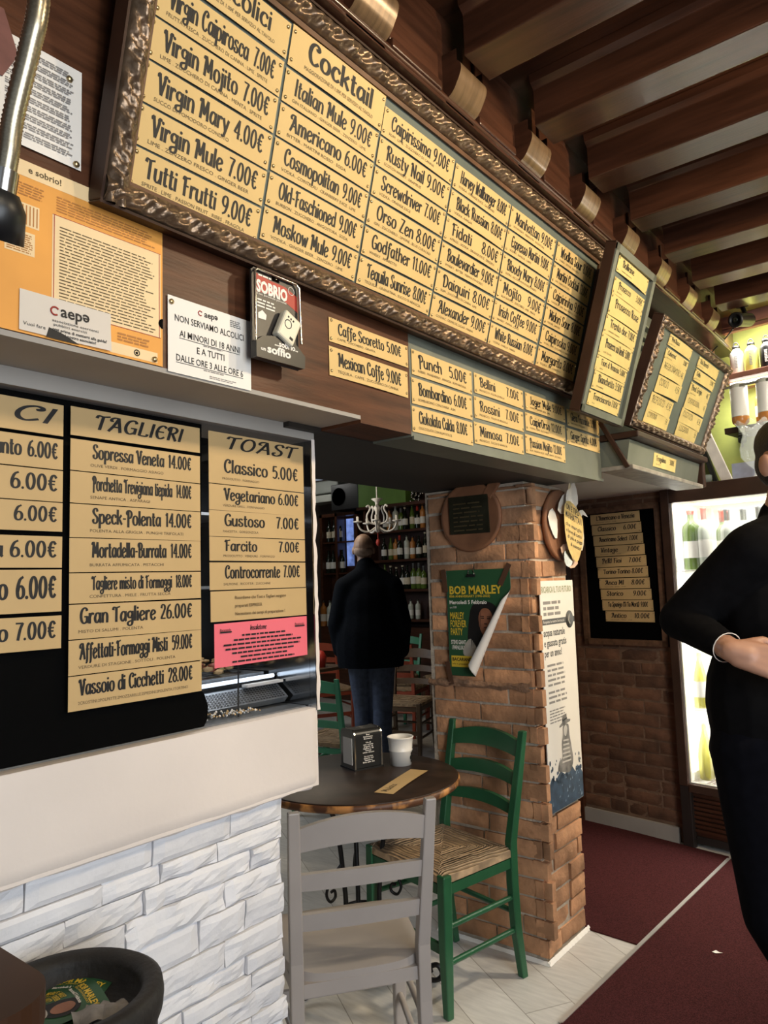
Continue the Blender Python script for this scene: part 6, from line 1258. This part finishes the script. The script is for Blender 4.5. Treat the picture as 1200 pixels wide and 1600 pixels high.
tag(box(-5.9, -5.5, 6.0, 6.5, .80, .92).build('yellow_crate', M_yellow), 'yellow wooden crate far behind the counter wall end', 'crate') if False else None

# ================================================================== PEOPLE
def capsule(m, p0, r0, p1, r1, n=14):
    p0 = Vector(p0); p1 = Vector(p1); d = p1-p0; L_ = max(d.length, 1e-5); q = d.to_track_quat('Z', 'Y').to_matrix().to_4x4(); mt = Matrix.Translation(p0) @ q; k = 5
    pr = [(r0*math.cos(PI/2*(1-i/k)) if i else 1e-5, -r0*math.sin(PI/2*(1-i/k))) for i in range(k+1)]+[(r1*math.cos(PI/2*i/k) if i < k else 1e-5, L_+r1*math.sin(PI/2*i/k)) for i in range(k+1)]
    m.lathe(pr, n, mat=mt)
def ell(m, c, r, rot=None, n=16):
    mt = Matrix.Translation(c) @ (rot or Matrix()) @ Matrix.Diagonal((r[0], r[1], r[2], 1)); k = 10
    m.lathe([(max(1e-5, math.sin(PI*i/k)), -math.cos(PI*i/k)) for i in range(k+1)], n, mat=mt)
def fuse(name, build, voxel, mat, parent, smooth=4, cut=None, factor=.5):
    m = MB(); build(m); o = m.build(name, mat)
    r = o.modifiers.new('r', 'REMESH'); r.mode = 'VOXEL'; r.voxel_size = voxel; s_ = o.modifiers.new('s', 'SMOOTH'); s_.iterations = smooth; s_.factor = factor
    bpy.context.view_layer.update(); dg = bpy.context.evaluated_depsgraph_get(); me = bpy.data.meshes.new_from_object(o.evaluated_get(dg)); o.modifiers.clear()
    if cut:
        b = bmesh.new(); b.from_mesh(me)
        for co, no in cut: bmesh.ops.bisect_plane(b, geom=b.verts[:]+b.edges[:]+b.faces[:], plane_co=co, plane_no=no, clear_outer=True)
        b.to_mesh(me); b.free()
    for p in me.polygons: p.use_smooth = True
    me.materials.clear(); me.materials.append(mat); o.data = me; o.parent = parent
    return o
def person_frame(loc, facing):
    """local frame: +Y forward, +X the person's right... built with y = facing"""
    a = math.atan2(facing[1], facing[0])-PI/2; return loc, a
# --- man in black at the right, seen from the side: local +Y = facing, +X = his right
Fd = Vector((.50*.779+.866*.62, .50*.626-.866*.778))
pr_loc, pr_a = person_frame((-.43, 2.47, 0), Fd)
pn = empty('person', pr_loc, pr_a, 'dark haired man in a black jacket cut off by the right edge of the photo', 'person')
IM = (Matrix.Translation(pr_loc) @ Matrix.Rotation(pr_a, 4, 'Z')).inverted()
rV = Vector((.779, .626, 0)); fV = Vector((-.621, .778, 0))
def L(r, f, z): return IM @ (Vector(pr_loc)+rV*r+fV*f+Vector((0, 0, z)))
sh_r = L(-.160, -.105, 1.555); el_r = L(-.330, .02, 1.365); wr_r = L(-.288, -.215, 1.290)
sh_l = L(.20, .115, 1.575); el_l = L(.32, -.06, 1.33); wr_l = L(-.005, -.255, 1.305)
hip_r = L(-.175, -.05, 1.00); hip_l = L(.04, .05, 1.00); kn_r = L(-.165, -.08, .56); kn_l = L(.16, .06, .54); an_r = L(.08, .06, .12); an_l = L(.30, .06, .10)
neck0 = L(-.02, .0, 1.60); neck1 = L(.0, -.01, 1.72); headc = L(.022, -.01, 1.83)
def hand(m, wrist, fwd, side, up, s=1.0, curl=.75, thumb=1):
    """palm + five bent fingers. fwd = along the hand, side = towards the little finger, up = back of the hand"""
    fwd = Vector(fwd).normalized(); side = Vector(side).normalized(); up = Vector(up).normalized(); W_ = Vector(wrist)
    P = lambda a, b, c: W_+(fwd*a+side*b+up*c)*s
    for i, b in enumerate((-.028, -.010, .010, .027)): capsule(m, P(.012, b*.55, 0), .019*s, P(.088-.004*abs(i-1.2), b, .004), .0125*s)
    capsule(m, P(-.006, 0, 0), .027*s, P(.03, .0, 0), .026*s)
    for i, (b, l) in enumerate(((-.030, .94), (-.0105, 1.04), (.0105, .98), (.029, .78))):
        p = P(.090-.004*abs(i-1.2), b, .004); th = 0; rr = .0098
        for j, (ln, dc) in enumerate(((.043, .55), (.027, .75), (.021, .45))):
            th += dc*curl*(1+.06*i); d = fwd*math.cos(th)-up*math.sin(th)+side*(.03*(i-1.5)); q = p+d.normalized()*ln*l*s
            capsule(m, p, rr*s, q, (rr-.0009)*s, 10); p = q; rr -= .0009
    t0 = P(.018, -.022*thumb, -.008); t1 = P(.052, -.048*thumb, -.022); t2 = P(.082, -.050*thumb, -.030); t3 = P(.104, -.042*thumb, -.036)
    capsule(m, t0, .0165*s, t1, .0125*s); capsule(m, t1, .0118*s, t2, .0105*s, 10); capsule(m, t2, .0102*s, t3, .0085*s, 10)
HR = Matrix.Rotation(math.radians(-26), 4, 'Z')
def body_r(m):
    ell(m, L(-.03, 0, 1.34), (.165, .105, .26)); ell(m, L(-.04, 0, 1.05), (.155, .105, .15)); ell(m, L(-.03, 0, 1.52), (.16, .085, .09))
    capsule(m, neck0, .062, neck1, .055)
    hp = lambda x, y, z: headc+HR @ Vector((x, y, z))
    ell(m, hp(0, -.012, .022), (.076, .098, .098), HR); ell(m, hp(0, .030, -.035), (.060, .066, .080), HR); ell(m, hp(0, .058, -.088), (.034, .032, .026), HR)
    capsule(m, hp(0, .092, .012), .010, hp(0, .112, -.026), .014); capsule(m, hp(-.020, .086, -.062), .009, hp(.020, .086, -.062), .009)
    for sx in (-1, 1):
        ell(m, hp(sx*.087, .010, -.016), (.013, .023, .036), HR @ Matrix.Rotation(sx*.35, 4, 'Z')); ell(m, hp(sx*.032, .078, .016), (.018, .014, .009), HR)
    for a, b, c in ((sh_r, el_r, wr_r), (sh_l, el_l, wr_l)): capsule(m, a, .050, b, .042); capsule(m, b, .041, c, .032)
    for a, b, c in ((hip_r, kn_r, an_r), (hip_l, kn_l, an_l)): capsule(m, a, .082, b, .055); capsule(m, b, .052, c, .036)
    for a in (an_r, an_l): capsule(m, a-Vector((0, .02, .04)), .036, a+Vector((0, .14, -.07)), .026)
    d = L(.10, -.06, -.035)-L(0, 0, 0); hand(m, wr_r, d, L(-.05, -.02, -.10)-L(0, 0, 0), L(-.25, -.9, .25)-L(0, 0, 0), 1.16, .62)
    d = L(-.09, -.03, .012)-L(0, 0, 0); hand(m, wr_l, d, L(-.02, 0, -.10)-L(0, 0, 0), L(.1, .9, .1)-L(0, 0, 0), 1.0, .7)
fuse('body', body_r, .0055, M_skin, pn, 3)
def hair_r(m):
    hp = lambda x, y, z: headc+HR @ Vector((x, y, z))
    ell(m, hp(0, -.026, .052), (.082, .096, .086), HR); ell(m, hp(0, -.062, -.006), (.072, .056, .074), HR); ell(m, hp(0, .018, .084), (.068, .078, .050), HR)
fuse('hair', hair_r, .007, M_hair, pn, 2)
def jacket_r(m):
    for q in (sh_r, sh_l): capsule(m, L(-.012, .005, 1.600), .082, q.lerp(L(-.01, 0, 1.56), .12), .088)
    ell(m, L(-.045, .0, 1.36), (.205, .155, .26)); ell(m, L(-.088, 0, 1.12), (.215, .160, .26)); ell(m, L(-.015, 0, 1.52), (.180, .110, .10)); capsule(m, L(-.015, .01, 1.585), .088, L(-.0, .005, 1.655), .076)
    ell(m, L(-.088, 0, .99), (.215, .160, .14))
    for a, b, c in ((sh_r, el_r, wr_r), (sh_l, el_l, wr_l)):
        capsule(m, a, .083, b, .063); capsule(m, b, .062, c.lerp(b, .26), .044)
        for t in (.25, .5, .72): p = a.lerp(b, t); ell(m, p, (.074-.012*t+.006, .074-.012*t+.006, .03))
J = fuse('jacket', jacket_r, .009, M_jacket, pn, 3, cut=[((0, 0, .90), (0, 0, -1))])
m = MB()
m.tube([L(-.13, -.205, 1.12), L(-.132, -.206, 1.05), L(-.135, -.200, .98)], .004, 6); m.build('zip', pmat('dark_zip', (.03, .03, .032), .4, var=.1), pn)
m = MB(); c = wr_r.lerp(el_r, .115); ax_ = (wr_r-el_r).normalized(); e1 = ax_.orthogonal().normalized(); e2 = ax_.cross(e1)
m.tube([c+e1*.0415*math.cos(i*PI/10)+e2*.0415*math.sin(i*PI/10) for i in range(20)], .0014, 6, closed=True); m.build('shirt_cuff', M_white, pn)
def trou_r(m):
    ell(m, L(-.07, 0, 1.0), (.185, .135, .14))
    for a, b, c in ((hip_r, kn_r, an_r), (hip_l, kn_l, an_l)): capsule(m, a, .120, b, .088); capsule(m, b, .088, c, .062)
fuse('trousers', trou_r, .011, M_trouser, pn, 3)
def shoes_r(m):
    for a in (an_r, an_l): capsule(m, a-Vector((0, .035, .052)), .043, a+Vector((0, .155, -.064)), .034); capsule(m, a-Vector((0, .03, .02)), .046, a+Vector((0, .04, -.05)), .040)
fuse('shoes', shoes_r, .010, M_bpl, pn, 2, cut=[((0, 0, .007), (0, 0, -1))])
# --- older man walking away in the back room: local +Y = facing
mloc, ma = person_frame((-3.905, 4.66, 0), (-.60, .80))
mn = empty('person', mloc, ma, 'bald man in a dark coat and jeans walking away in the back room', 'person')
hc = Vector((-.035, .03, 1.79))
sR, sL = Vector((.19, -.01, 1.475)), Vector((-.19, -.01, 1.475)); eR, eL = Vector((.265, -.05, 1.18)), Vector((-.265, -.02, 1.18)); wR, wL = Vector((.255, .06, .95)), Vector((-.255, .10, .96))
hR, hL = Vector((.095, 0, .95)), Vector((-.09, 0, .95)); kR, kL = Vector((.085, -.01, .51)), Vector((-.075, .06, .51)); aR, aL = Vector((.075, -.09, .11)), Vector((-.07, .02, .10))
def body_m(m):
    ell(m, (0, 0, 1.25), (.18, .11, .30)); ell(m, (0, 0, .98), (.165, .115, .14)); capsule(m, (0, 0, 1.52), .065, hc-Vector((0, .0, .09)), .056)
    ell(m, hc+Vector((0, -.010, .025)), (.082, .100, .100)); ell(m, hc+Vector((0, .035, -.035)), (.064, .066, .080)); ell(m, hc+Vector((0, .06, -.09)), (.036, .032, .028))
    capsule(m, hc+Vector((0, .095, .01)), .010, hc+Vector((0, .118, -.028)), .014); capsule(m, hc+Vector((-.02, .09, -.065)), .009, hc+Vector((.02, .09, -.065)), .009)
    for sx in (-1, 1): ell(m, hc+Vector((sx*.086, .0, -.014)), (.012, .022, .034)); ell(m, hc+Vector((sx*.032, .082, .016)), (.018, .014, .009))
    for a, b, c in ((sR, eR, wR), (sL, eL, wL)): capsule(m, a, .05, b, .042); capsule(m, b, .04, c, .028)
    for a, b, c in ((hR, kR, aR), (hL, kL, aL)): capsule(m, a, .085, b, .056); capsule(m, b, .054, c, .036)
    for a in (aR, aL): capsule(m, a-Vector((0, .02, .05)), .036, a+Vector((0, .15, -.075)), .026)
    hand(m, wR, (0, .25, -1), (0, -1, -.2), (1, 0, 0), 1, .5); hand(m, wL, (0, .25, -1), (0, -1, -.2), (-1, 0, 0), 1, .5)
fuse('body', body_m, .008, M_skin2, mn, 3)
def hair_m(m): ell(m, hc+Vector((0, -.040, -.018)), (.081, .070, .052)); ell(m, hc+Vector((.03, -.02, -.025)), (.054, .058, .036)); ell(m, hc+Vector((-.03, -.02, -.025)), (.054, .058, .036))
fuse('hair_fringe', hair_m, .008, M_ghair, mn, 2)
def coat_m(m):
    ell(m, (0, -.005, 1.27), (.245, .165, .33)); ell(m, (0, -.005, 1.44), (.215, .130, .13)); capsule(m, (0, 0, 1.52), .105, (-.018, .010, 1.640), .086)
    for sx in (-1, 1): capsule(m, (sx*.04, -.005, 1.575), .085, (sx*.175, -.01, 1.485), .088)
    ell(m, (0, -.01, .98), (.285, .205, .46))
    for a, b, c in ((sR, eR, wR), (sL, eL, wL)): capsule(m, a, .095, b, .080); capsule(m, b, .080, c, .064)
fuse('coat', coat_m, .013, M_coat, mn, 12, cut=[((0, 0, .835), (0, 0, -1))])
def jeans_m(m):
    ell(m, (0, 0, .96), (.18, .13, .14))
    for a, b, c in ((hR, kR, aR), (hL, kL, aL)): capsule(m, a, .115, b, .082); capsule(m, b, .080, c-Vector((0, 0, .02)), .070)
    for a, b in ((kR, aR), (kL, aL)):
        for t in (.3, .55, .85): p = a.lerp(b, t); ell(m, p, (.080, .082, .018))
fuse('jeans', jeans_m, .011, M_jeans, mn, 2)
def shoes_m(m):
    for a in (aR, aL): capsule(m, a-Vector((0, .04, .058)), .044, a+Vector((0, .165, -.066)), .036)
fuse('shoes', shoes_m, .011, M_bpl, mn, 2, cut=[((0, 0, .005), (0, 0, -1))])
